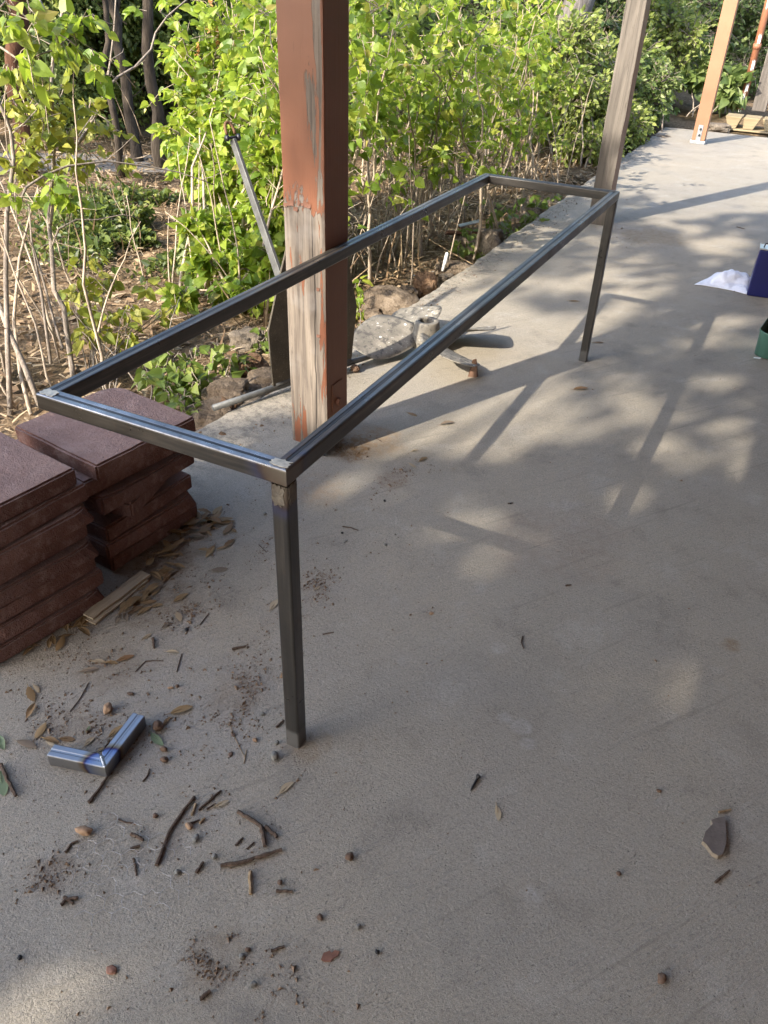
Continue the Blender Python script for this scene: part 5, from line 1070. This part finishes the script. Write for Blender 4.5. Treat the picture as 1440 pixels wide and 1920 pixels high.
def pebble(p, r, label, mat='stone', sq=(1, 1, .7), cat='pebble', name='pebble', group='pebbles and bits on the slab', rough=.5, rot=0.):
    bm = bmesh.new(); bmesh.ops.create_icosphere(bm, subdivisions=3, radius=1); sd = int(DR.integers(0, 999)); P = np.array([v.co for v in bm.verts]); P = P * (1 + rough * hash_noise(P, sd, 1.7) + rough * .5 * hash_noise(P, sd + 1, 4))[:, None] * np.array(sq) * r
    zmin = P[:, 2].min()
    for v, q in zip(bm.verts, P): v.co = Vector((q[0], q[1], q[2] - zmin - .0005))
    o = bm_obj(bm, name, M[mat] if isinstance(mat, str) else mat, None, tuple(p)); o.rotation_euler = (0, 0, rot or DR.uniform(0, 6)); return tag(o, label, cat, group)
GL = 'dry leaves scattered on the slab'
for a, lab, mt in [
 ([(-0.703,0.335,0.000),(-0.654,0.376,0.000)], 'largest tan leaf lying on the drift beside the lath end', 'dry_leaf'), ([(-0.706,0.248,0.000),(-0.692,0.280,0.000)], 'golden yellow leaf just below the wooden lath', 'dry_leaf'),
 ([(-0.716,0.200,-0.000),(-0.697,0.237,0.000)], 'tan leaf tucked against the lower lath', 'dry_leaf'), ([(-0.579,0.266,0.000),(-0.567,0.312,0.000)], 'slender tan leaf right of the dirt below the leaf drift', 'dry_leaf'),
 ([(-0.629,0.175,0.000),(-0.619,0.218,0.000)], 'tan leaf touching tip to tip with another below the lath', 'dry_leaf'), ([(-0.619,0.218,0.000),(-0.598,0.242,0.000)], 'upper right leaf of the pair touching tip to tip', 'dry_leaf'),
 ([(-0.544,0.234,0.000),(-0.509,0.209,0.000)], 'small pale leaf standing at the end of the dirt streak', 'pale_leaf'), ([(-0.537,0.165,0.000),(-0.532,0.194,0.000)], 'dull brown leaf under the small pale leaf', 'grey_leaf'),
 ([(-0.554,0.106,0.000),(-0.547,0.135,0.000)], 'pale curled leaf above the dark bark chunk', 'pale_leaf'), ([(-0.468,0.101,0.000),(-0.437,0.113,0.000)], 'pale oval leaf beside the long thin twig', 'pale_leaf'),
 ([(-0.612,-0.017,0.000),(-0.579,-0.004,0.000)], 'first pale leaf in the row of three near the pavers', 'pale_leaf'), ([(-0.580,-0.004,0.000),(-0.548,0.007,0.000)], 'middle leaf in the row of three near the pavers', 'dry_leaf'),
 ([(-0.558,0.014,0.000),(-0.532,0.050,0.000)], 'last and longest leaf in the row of three near the pavers', 'dry_leaf'), ([(-0.572,0.428,0.000),(-0.534,0.458,0.000)], 'lone grey-brown curled leaf on clean concrete', 'grey_leaf'),
 ([(-0.684,-0.158,0.000),(-0.636,-0.185,0.000)], 'tan upright leaf above the dirt heap by the photo edge', 'dry_leaf'), ([(-0.678,-0.147,0.000),(-0.648,-0.159,0.000)], 'pale round leaf beside the tan upright leaf', 'pale_leaf'),
 ([(-0.631,-0.188,0.000),(-0.612,-0.230,0.000)], 'tan leaf pointing down under the tan upright leaf', 'dry_leaf'), ([(-0.548,-0.263,0.000),(-0.561,-0.219,0.000)], 'tan leaf leaning on the dirt heap left of the elbow', 'dry_leaf'),
 ([(-0.533,-0.253,0.000),(-0.492,-0.246,0.000)], 'flat tan leaf behind the elbow arm', 'dry_leaf'), ([(-0.500,-0.237,0.000),(-0.467,-0.222,0.000)], 'tan leaf crossing the dirt heap behind the elbow', 'dry_leaf'),
 ([(-0.435,-0.226,0.000),(-0.433,-0.195,0.000)], 'yellowish leaf in the dirt inside the elbow', 'pale_leaf'), ([(-0.404,-0.181,0.000),(-0.400,-0.139,0.000)], 'long tan leaf along the raised elbow arm', 'dry_leaf'),
 ([(-0.578,-0.288,0.000),(-0.525,-0.281,0.000)], 'brown purple flat leaf left of the elbow', 'grey_leaf'), ([(-0.611,-0.059,0.000),(-0.578,-0.028,0.000)], 'greyish skeleton leaf below the row of three', 'grey_leaf'),
 ([(-0.325,-0.057,0.000),(-0.292,-0.015,0.000)], 'long tan pod-like leaf near the grey nut', 'dry_leaf'), ([(-0.317,-0.094,0.000),(-0.319,-0.065,0.000)], 'small tan leaf leaning on the grey nut', 'dry_leaf'),
 ([(-0.325,-0.125,0.000),(-0.279,-0.140,0.000)], 'grey-green leaf below the grey nut', 'green_leaf'), ([(-0.631,-0.297,0.000),(-0.586,-0.319,0.000)], 'greenish leaf at the photo edge above the forked stick', 'green_leaf'),
 ([(-0.547,-0.365,0.000),(-0.489,-0.404,0.000)], 'large pale green leaf cut by the photo edge', 'green_leaf'), ([(-0.462,-0.192,0.000),(-0.466,-0.176,0.000)], 'tiny fresh green leaf in the dirt by the elbow', 'green_leaf'),
 ([(-0.398,-0.226,0.000),(-0.392,-0.208,0.000)], 'small tan leaf at the inside bend of the elbow', 'dry_leaf'), ([(-0.516,-0.258,0.000),(-0.493,-0.257,0.000)], 'pale scrap of leaf under the elbow arm', 'pale_leaf'),
 ([(0.027,-0.121,0.000),(0.037,-0.082,0.000)], 'pale brown torn leaf between frame leg and forked twig', 'pale_leaf'), ([(-0.078,-0.215,0.000),(-0.060,-0.187,0.000)], 'light straw-coloured bark leaf among the twigs', 'pale_leaf'),
 ([(-0.355,1.359,0.000),(-0.337,1.383,0.000)], 'pale leaf farthest of the three beside the brown debris streak', 'pale_leaf'), ([(-0.299,1.310,0.000),(-0.286,1.353,0.000)], 'curved tan leaf right of the brown debris streak', 'dry_leaf'),
 ([(-0.325,1.278,0.000),(-0.290,1.263,0.000)], 'pale curled leaf nearest the brown debris streak', 'pale_leaf'), ([(-0.323,0.369,-0.000),(-0.328,0.415,0.000)], 'pale leaf touching the near frame leg', 'pale_leaf'),
 ([(-0.259,0.499,0.000),(-0.254,0.523,0.000)], 'small pale leaf in the crumbs right of the near leg', 'pale_leaf'), ([(0.456,0.075,0.000),(0.473,0.042,0.000)], 'single yellowish leaf below the black screw', 'pale_leaf'),
 ([(-0.301,3.300,0.000),(-0.247,3.323,0.000)], 'tan leaf on the floor left of the far leg', 'dry_leaf'), ([(-0.026,2.779,0.000),(0.016,2.804,0.000)], 'tan leaf just right of the far leg foot', 'dry_leaf'),
 ([(0.031,2.203,0.000),(0.082,2.252,0.000)], 'tan leaf alone in front of the far leg', 'dry_leaf'), ([(-0.502,1.635,0.000),(-0.454,1.625,0.000)], 'thin brown leaf in the post shadow', 'dry_leaf'),
 ([(-0.345,1.611,0.000),(-0.303,1.656,0.000)], 'narrow dark leaf at the edge of the post shadow', 'grey_leaf'), ([(-0.179,1.323,0.000),(-0.161,1.321,0.000)], 'small grey leaf beside the brown debris streak', 'grey_leaf')]:
    dry_leaf(a[0], a[1], lab, mt, GL)
for k in range(70):                                           # the drift against the foot of the stacks
    t = DR.random(); y = .13 + .53 * t; x = -.752 + .012 * math.sin(y * 9) + abs(DR.normal()) * (.028 + .05 * t); a = DR.uniform(0, 6.28); L = DR.uniform(.028, .062); x = max(x, -.675 + .02 * DR.random()) if y < .34 else x
    dry_leaf((x, y, 0), (x + L * math.cos(a), y + L * math.sin(a), 0), 'tan dry leaf heaped in the drift at the foot of the paver stack', 'dry_leaf' if DR.random() < .8 else 'grey_leaf', 'dry leaves drifted against the paver stack', z=DR.uniform(0, .022) * math.exp(-max(0, x + .74) * 25))
for k in range(16):
    y = -.12 + .22 * DR.random(); x = -.80 + (y + .1) * .2 + DR.random() * .05; a = DR.uniform(0, 6.28); L = DR.uniform(.03, .055)
    dry_leaf((x, y, 0), (x + L * math.cos(a), y + L * math.sin(a), 0), 'dull dry leaf in the shade under the paver stack at the photo edge', 'dry_leaf', 'dry leaves under the stack at the photo edge', z=.001)
for pts, r, lab, mt, fk in [
 ([(-0.097,-0.377,0.000),(-0.122,-0.307,0.000),(-0.129,-0.258,0.000),(-0.130,-0.215,0.000)], .0042, 'longest dark twig on the floor', 'twig', ()), ([(-0.102,-0.237,0.000),(-0.096,-0.204,0.000),(-0.089,-0.175,0.000)], .0030, 'straight dark twig right of the longest twig', 'twig', ()),
 ([(-0.099,-0.272,0.000),(-0.086,-0.254,0.000)], .0024, 'short dark twig below the straight dark twig', 'twig', ()), ([(-0.088,-0.227,0.000),(-0.080,-0.207,0.000)], .0026, 'stubby dark twig beside the light bark leaf', 'twig', ()),
 ([(-0.026,-0.202,0.000),(0.008,-0.204,0.000),(0.044,-0.210,0.000)], .0052, 'grey forked twig with broken ends', 'twig', (([(0.039,-0.208,0.000),(0.070,-0.242,0.000)], .0056), ([(0.045,-0.204,0.000),(0.080,-0.213,0.000)], .0048))),
 ([(0.016,-0.319,0.000),(0.054,-0.288,0.000),(0.076,-0.264,0.000),(0.105,-0.232,0.000)], .0052, 'thick knobbly twig with a pale broken end', 'twig', ()), ([(0.075,-0.300,0.000),(0.102,-0.339,0.000)], .0042, 'short tan stub of peeled twig', 'twig_tan', ()),
 ([(0.142,-0.310,0.000),(0.171,-0.296,0.000)], .0036, 'short dark twig lying level near the tan stub', 'twig', ()), ([(-0.539,-0.166,0.000),(-0.547,-0.125,0.000),(-0.567,-0.076,0.000)], .0016, 'thin reddish stalk above the elbow', 'twig', ()),
 ([(-0.491,0.008,0.000),(-0.494,0.047,-0.000),(-0.477,0.061,0.000),(-0.455,0.071,0.000)], .0017, 'curved thin stalk left of the pale oval leaf', 'twig', ()), ([(-0.400,0.058,0.000),(-0.415,0.086,0.000),(-0.429,0.114,0.000)], .0017, 'thin upright stalk beside the pale oval leaf', 'twig', ()),
 ([(-0.318,-0.333,0.000),(-0.322,-0.302,0.000),(-0.329,-0.264,0.000)], .0040, 'dark stick poking out under the elbow', 'twig', ()), ([(-0.558,-0.352,0.000),(-0.513,-0.374,0.000),(-0.465,-0.394,0.000)], .0050, 'grey stick at the photo edge below the green leaf', 'twig', ()),
 ([(-0.236,-0.333,0.000),(-0.219,-0.332,0.000),(-0.202,-0.326,0.000)], .0022, 'bent dark sliver above the wire scrap', 'twig', ()), ([(-0.254,-0.237,0.000),(-0.255,-0.220,0.000),(-0.263,-0.204,0.000)], .0022, 'hooked reddish stalk right of the elbow', 'twig', ()),
 ([(-0.531,0.121,0.000),(-0.503,0.095,0.000)], .0046, 'dark bark chunk near the row of three leaves', 'twig', ()), ([(-0.324,0.189,0.000),(-0.299,0.216,0.000)], .0038, 'flat bark sliver left of the near leg', 'twig', ()),
 ([(-0.177,-0.021,0.000),(-0.132,-0.054,0.000),(-0.095,-0.078,0.000)], .0010, 'pale straw stalk below the dirt patch', 'twig_tan', (([(-0.088,-0.092,0.000),(-0.104,-0.059,0.000)], .0012),)), ([(-0.080,0.028,0.000),(-0.076,0.054,0.000)], .0030, 'dark twig end behind the near leg foot', 'twig', ()),
 ([(0.015,-0.268,0.000),(0.019,-0.246,0.000)], .0028, 'reddish sliver above the knobbly twig', 'twig', ()), ([(0.039,-0.263,0.000),(0.044,-0.243,0.000)], .0018, 'tiny dark sliver between forked and knobbly twigs', 'twig', ()),
 ([(-0.018,-0.353,0.000),(-0.019,-0.328,0.000)], .0042, 'reddish bark piece left of the knobbly twig', 'twig', ()), ([(-0.188,-0.348,0.000),(-0.174,-0.346,0.000),(-0.157,-0.347,0.000)], .0046, 'dark bone-shaped bark bit above the wire scrap', 'twig', ()),
 ([(-0.167,-0.374,0.000),(-0.155,-0.359,0.000)], .0034, 'dark bark bit touching the wire scrap', 'twig', ()), ([(-0.148,-0.387,0.000),(-0.134,-0.397,0.000),(-0.118,-0.412,0.000)], .0028, 'looped brown stalk on the wire scrap', 'twig', ()),
 ([(-0.203,-0.525,0.000),(-0.202,-0.512,0.000),(-0.185,-0.499,0.000)], .0042, 'dark clump of bark below the wire scrap', 'twig', (([(-0.210,-0.511,0.000),(-0.185,-0.512,0.000)], .0036),)), ([(0.133,-0.536,0.000),(0.141,-0.517,0.000)], .0046, 'dark bark plug nearest the bottom of the photo', 'twig', ()),
 ([(-0.344,0.815,0.000),(-0.317,0.823,0.000),(-0.289,0.822,0.000)], .0022, 'dark thin twig alone on the floor right of the near leg', 'twig', ()), ([(-0.145,0.354,0.000),(-0.123,0.376,-0.000)], .0018, 'dark sliver right of the near leg halfway down', 'twig', ()),
 ([(-0.488,1.374,0.000),(-0.517,1.386,0.000)], .0016, 'tiny sliver at the edge of the post shadow', 'twig', ()), ([(0.336,0.610,0.000),(0.340,0.584,0.000),(0.354,0.566,0.000)], .0020, 'curved black stalk in the middle of the floor', 'twig', ()),
 ([(0.378,0.878,0.000),(0.393,0.889,0.000)], .0030, 'black stub in the middle of the floor', 'twig', ()), ([(0.081,1.208,0.000),(0.096,1.220,0.000)], .0028, 'small black stub behind the middle of the floor', 'twig', ()),
 ([(0.907,0.116,0.000),(0.930,0.158,0.000)], .0030, 'short dark twig under the broken board piece', 'twig', ()), ([(0.891,0.289,0.000),(0.914,0.309,0.000)], .0030, 'splinter above the broken board piece', 'twig_tan', ()),
 ([(-0.277,-0.441,0.000),(-0.280,-0.420,0.000),(-0.273,-0.410,0.000)], .0030, 'dark twig in the brown dirt smear', 'twig', ()), ([(-0.457,0.225,0.000),(-0.464,0.275,0.000)], .0016, 'thin stalk near the dirt below the leaf drift', 'twig', ()),
 ([(0.196,-0.410,0.000),(0.214,-0.391,0.000)], .0034, 'dark curled bark bit near the bottom of the photo', 'twig', ()), ([(-0.523,0.603,0.000),(-0.480,0.583,0.000)], .0016, 'fine stalk left of the near leg top', 'twig', ()),
 ([(0.492,3.973,0.000),(0.505,4.069,0.000)], .0035, 'black splinter in front of the blue can', 'twig', ()), ([(0.328,5.536,0.000),(0.387,5.506,0.000)], .0030, 'dark sliver far off on the floor', 'twig', ()), ([(-0.743,0.651,0.000),(-0.723,0.594,0.000),(-0.703,0.579,0.000)], .0032, 'dark stalk at the corner of the nearer paver stack', 'twig', ()),
 ([(-0.107,-0.254,0.000),(-0.117,-0.227,0.000)], .0030, 'pale split twig beside the longest twig', 'twig_tan', ()), ([(-0.081,-0.261,0.000),(-0.079,-0.246,0.000)], .0032, 'pale stub right of the longest twig', 'twig_tan', ())]:
    twig(pts, r, lab, mt, fk)
for q, r, lab, mt, sq in [
 ((-0.461,-0.120,0.000), .0135, 'tan pebble above the elbow', 'stone_tan', (1.15, .85, .75)), ((-0.321,-0.106,0.000), .0130, 'round grey-brown nut right of the elbow', 'nut', (1, 1, .8)), ((-0.035,-0.047,0.000), .0105, 'grey angular stone below the near leg', 'stone', (1.1, .8, .8)),
 ((-0.054,-0.010,0.000), .0055, 'tiny grey stone by the near leg foot', 'stone', (1, .8, .7)), ((-0.131,0.046,0.000), .0055, 'bluish small stone left of the near leg', 'stone', (1, .8, .7)), ((-0.103,-0.027,0.000), .0065, 'reddish crumb left of the near leg foot', 'stone_tan', (1, .8, .6)),
 ((0.234,-0.182,0.000), .0085, 'lone round brown nut on the open floor', 'nut', (1, 1, .85)), ((-0.173,-0.291,0.000), .0055, 'small black round seed by the longest twig', 'nut', (1, 1, .8)), ((-0.051,-0.369,0.000), .0070, 'grey round pebble below the longest twig', 'stone', (1, .9, .7)),
 ((-0.007,-0.308,0.000), .0060, 'grey pebble above the knobbly twig', 'stone', (1, .8, .7)), ((-0.065,-0.295,0.000), .0080, 'grey lump between the twigs', 'stone', (1.1, .8, .7)), ((-0.094,-0.278,0.000), .0080, 'brown chip right of the longest twig', 'stone_tan', (1.2, .8, .7)),
 ((-0.275,-0.389,0.000), .0130, 'olive brown clod above the dirt smear', 'stone_tan', (.8, 1.3, .6)), ((-0.451,-0.055,0.000), .0070, 'reddish chip above the long pod-like leaf', 'nut', (1.3, .7, .5)), ((-0.367,0.019,0.000), .0048, 'black seed beside the orange splinter', 'nut', (1, 1, .8)),
 ((-0.378,0.007,0.000), .0060, 'orange splinter above the grey nut', 'stone_tan', (.5, 1.3, .5)), ((-0.475,0.191,0.000), .0060, 'black oval seed right of the dirt streak', 'black', (1.3, .8, .6)), ((0.244,-0.315,0.000), .0062, 'dark red crumb on the open floor', 'nut', (1, .9, .7)),
 ((0.317,-0.296,0.000), .0050, 'dark grey crumb near the bottom middle', 'stone', (1, .9, .8)), ((0.139,-0.292,0.000), .0052, 'black crumb above the level dark twig', 'nut', (1, 1, .8)), ((0.370,-0.321,0.000), .0045, 'small black crumb near the bottom middle', 'black', (1, 1, .8)),
 ((-0.036,-0.570,0.000), .0085, 'reddish flat chip low on the left', 'chip', (1.2, .9, .35)), ((-0.196,-0.630,0.000), .0045, 'black crumb by the sun patch', 'black', (1, 1, .8)), ((0.846,-0.123,0.000), .0085, 'brown acorn-like bit low on the right', 'nut', (1.3, .85, .7)),
 ((0.764,0.282,0.000), .0050, 'small dark crumb right of the black screw', 'nut', (1.2, .8, .7)), ((0.730,0.043,0.000), .0050, 'purple-black crumb left of the broken board piece', 'nut', (1, 1, .7)), ((0.079,0.574,0.000), .0060, 'brown crumb in the middle of the floor', 'stone_tan', (1.2, 1, .4)),
 ((0.089,1.213,0.000), .0040, 'black crumb behind the middle floor', 'black', (1, 1, .7)), ((-0.292,1.015,0.000), .0042, 'black crumb at the end of the brown debris streak', 'black', (1, 1, .8)), ((-0.179,0.796,0.000), .0050, 'grey lump right of the near leg', 'stone', (1.3, .8, .6)),
 ((-0.268,-0.149,0.000), .0075, 'brown bud below the grey-green leaf', 'nut', (1.2, .8, .8)), ((-0.249,-0.171,0.000), .0078, 'second brown bud below the grey-green leaf', 'nut', (.9, 1.2, .8)), ((-0.155,-0.038,0.000), .0055, 'brown flake below the dirt patch', 'nut', (1, .8, .4)),
 ((-0.129,-0.086,0.000), .0060, 'reddish flake below the brown flake', 'nut', (1.2, .8, .4)), ((-0.599,0.750,0.000), .0060, 'dark crumb left of the near leg top', 'stone', (1, 1, .7)), ((-0.327,0.784,0.000), .0040, 'dark bit beside the lone thin twig', 'black', (1, 1, .7)),
 ((0.243,-0.313,0.000), .0030, 'speck beside the dark red crumb', 'nut', (1, 1, .7)), ((0.158,-0.428,0.000), .0055, 'black crumb near the bottom left middle', 'nut', (1, .8, .7)), ((0.155,-0.443,0.000), .0060, 'dark blue-grey crumb near the bottom left middle', 'stone', (1, .8, .7)),
 ((0.201,-0.473,0.000), .0060, 'dark grey crumb at the very bottom', 'stone', (1.1, .8, .7)), ((-0.295,0.753,0.000), .0045, 'grey bean-sized stone behind the near leg', 'stone', (1.2, .7, .6)), ((-0.296,0.743,0.000), .0030, 'speck beside the grey bean-sized stone', 'stone', (1, 1, .7))]:
    pebble(q, r, lab, mt, sq)
# black screw, broken board piece, paint chips
sc_ = thing('screw', 'black screw lying on the open floor', 'screw', (0.393,0.083,0.000)); q0 = np.array((0.393,0.083,0.000)); q1 = np.array((0.395,0.125,0.000)); d = q1 - q0
b = MB(); b.tube([q0 + (0, 0, .003), q0 + d * .2 + (0, 0, .0035), q0 + d * .85 + (0, 0, .004)], [.0008, .0028, .0028], 8); b.build('shank', M['black'], sc_)
b = MB(); b.tube([q0 + d * .85 + (0, 0, .0045), q0 + d * .95 + (0, 0, .006), q1 + (0, 0, .006)], [.003, .0058, .0058], 10); b.build('head', M['black'], sc_)
def chip(ring, th, name, label, mats, cat='chip', z=.001, tilt=0.):
    R = np.array(ring); n = len(R); c = R.mean(0); b = MB(); top = R + np.array([0, 0, z + th]) + np.stack([np.zeros(n), np.zeros(n), tilt * (R[:, 1] - c[1])], -1); bot = R + np.array([0, 0, z * .5])
    b.add(np.concatenate([top, bot]), [tuple(range(n))], 0); 
    b.add(np.concatenate([top, bot]), [(k, (k + 1) % n, (k + 1) % n + n, k + n) for k in range(n)] + [tuple(range(2 * n - 1, n - 1, -1))], min(1, len(mats) - 1)); return tag(b.build(name, mats, None, c), label, cat)
chip([(0.871,0.218,0.000),(0.882,0.245,0.000),(0.878,0.254,0.000),(0.893,0.269,0.000),(0.903,0.276,0.000),(0.909,0.246,0.000),(0.914,0.214,0.000),(0.911,0.182,0.000),(0.903,0.173,0.000),(0.891,0.175,0.000),(0.878,0.188,0.000),(0.869,0.193,0.000)], .011, 'board_fragment', 'broken grey piece of board with crumbly edges near the photo edge', [M['frag'], M['frag_edge']], 'board piece')
chip([(0.285,-0.380,0.000),(0.283,-0.368,0.000),(0.291,-0.359,0.000),(0.296,-0.361,0.000),(0.299,-0.354,0.000),(0.308,-0.352,0.000),(0.309,-0.360,0.000),(0.303,-0.368,0.000),(0.302,-0.375,0.000),(0.292,-0.380,0.000)], .0022, 'paint_chip', 'brown paint chip near the bottom of the photo', [M['chip']])
def wire():
    o = MB(); r_ = np.random.default_rng(3); c = np.array((-0.152,-0.426,0.000)); ux = nrm(np.array((-0.057,-0.415,0.000)) - np.array((-0.260,-0.432,0.000))); uy = np.array([-ux[1], ux[0], 0]); s = .020
    for i in range(-4, 5):
        for j in range(-3, 3):
            if (i / 4.6) ** 2 + (j / 3.2) ** 2 > 1 or r_.random() < .22: continue
            ctr = c + ux * (i * s * 1.5) + uy * ((j + (.5 if i % 2 else 0)) * s * 1.73)
            for k in range(3):
                a0_, a1_ = math.radians(60 * k), math.radians(60 * k + 60); p_ = ctr + s * (math.cos(a0_) * ux + math.sin(a0_) * uy); q_ = ctr + s * (math.cos(a1_) * ux + math.sin(a1_) * uy)
                z0, z1 = (.003 + .012 * abs(hash_noise(np.array([p_]), 4, 30)[0]), .003 + .012 * abs(hash_noise(np.array([q_]), 4, 30)[0])); p_ = p_ + (0, 0, z0); q_ = q_ + (0, 0, z1); o.tube([p_, (p_ + q_) / 2 + r_.normal(size=3) * .0022, q_],   .00050, 4, cap=False)
    tag(o.build('wire_mesh', M['wire'], None, c), 'torn scrap of thin hexagonal wire netting flat on the floor', 'wire netting')
wire()
def crumbs():
    r_ = np.random.default_rng(12); P = []; S = []
    for c, n, sx, sy in [(c_, int(n_ * 2.4), sx_, sy_) for c_, n_, sx_, sy_ in [((-0.223,0.093,0.000), 190, .035, .05), ((-0.204,0.016,0.000), 200, .045, .045), ((-0.511,-0.179,0.000), 240, .06, .04), ((-0.415,-0.202,0.000), 260, .05, .03), ((-0.623,0.305,0.000), 200, .04, .05), ((-0.521,0.249,0.000), 240, .035, .045), ((-0.593,-0.005,0.000), 120, .04, .03), ((-0.337,1.153,0.000), 200, .022, .07), ((-0.264,1.253,0.000), 90, .03, .03), ((-0.276,0.553,0.000), 120, .022, .03), ((-0.243,0.489,0.000), 90, .02, .03), ((-0.499,0.617,0.000), 110, .02, .045),
                      ((0.111,-0.472,0.000), 160, .028, .022), ((-0.271,-0.458,0.000), 90, .03, .022), ((-0.270,-0.514,0.000), 70, .02, .018), ((0.231,-0.459,0.000), 160, .06, .045), ((-0.235,0.170,-0.000), 60, .04, .04), ((-0.252,0.295,0.000), 70, .03, .05), ((-0.093,-0.289,0.000), 120, .09, .06), ((-0.773,0.438,0.000), 260, .05, .09), ((-0.570,1.248,0.000), 130, .035, .04), ((-0.723,-0.021,0.000), 140, .05, .09), ((-0.165,-0.063,0.000), 160, .10, .07), ((-0.424,-0.075,0.000), 160, .12, .09), ((-0.364,4.762,0.000), 140, .22, .2)]]:
        q_ = np.array(c) + np.stack([r_.normal(size=n) * sx * 1.15, r_.normal(size=n) * sy * 1.15, np.zeros(n)], -1); k_ = hash_noise(q_, 5, 26) + .6 * hash_noise(q_, 6, 60) > -.02; q_ = q_[k_]; n = len(q_); P.append(q_); S.append(np.exp(r_.normal(size=n) * .55) * .00125)
    n = 2600; P.append(np.stack([-.75 + 1.0 * r_.random(n) ** 1.6, r_.uniform(-.75, 1.1, n), np.zeros(n)], -1)); S.append(np.exp(r_.normal(size=n) * .5) * .0010)
    n = 900; P.append(np.stack([r_.uniform(-.8, 1.6, n), r_.uniform(-.75, 6, n), np.zeros(n)], -1)); S.append(np.exp(r_.normal(size=n) * .55) * .0011)
    n = 1500; P.append(np.stack([-.98 + np.abs(r_.normal(size=n)) * .07, r_.uniform(1.0, 8, n), np.zeros(n)], -1)); S.append(np.exp(r_.normal(size=n) * .5) * .0018)
    P = np.concatenate(P); S = np.concatenate(S); n = len(P); V = np.array([(1, 0, -.6), (-.5, .8, -.6), (-.5, -.8, -.6), (.2, .1, .8)]); A = r_.uniform(0, 6.28, n); C_, S_ = np.cos(A), np.sin(A); st = r_.uniform(.6, 2.2, n)
    vv = np.stack([P[:, None, 0] + S[:, None] * (V[None, :, 0] * st[:, None] * C_[:, None] - V[None, :, 1] * S_[:, None]), P[:, None, 1] + S[:, None] * (V[None, :, 0] * st[:, None] * S_[:, None] + V[None, :, 1] * C_[:, None]), .0002 + S[:, None] * (V[None, :, 2] + .6)], -1)
    b = MB(); b.add_many(vv, [(0, 1, 3), (1, 2, 3), (2, 0, 3), (0, 2, 1)]); stuff(b.build('dirt_crumbs', M['crumb']))
crumbs()
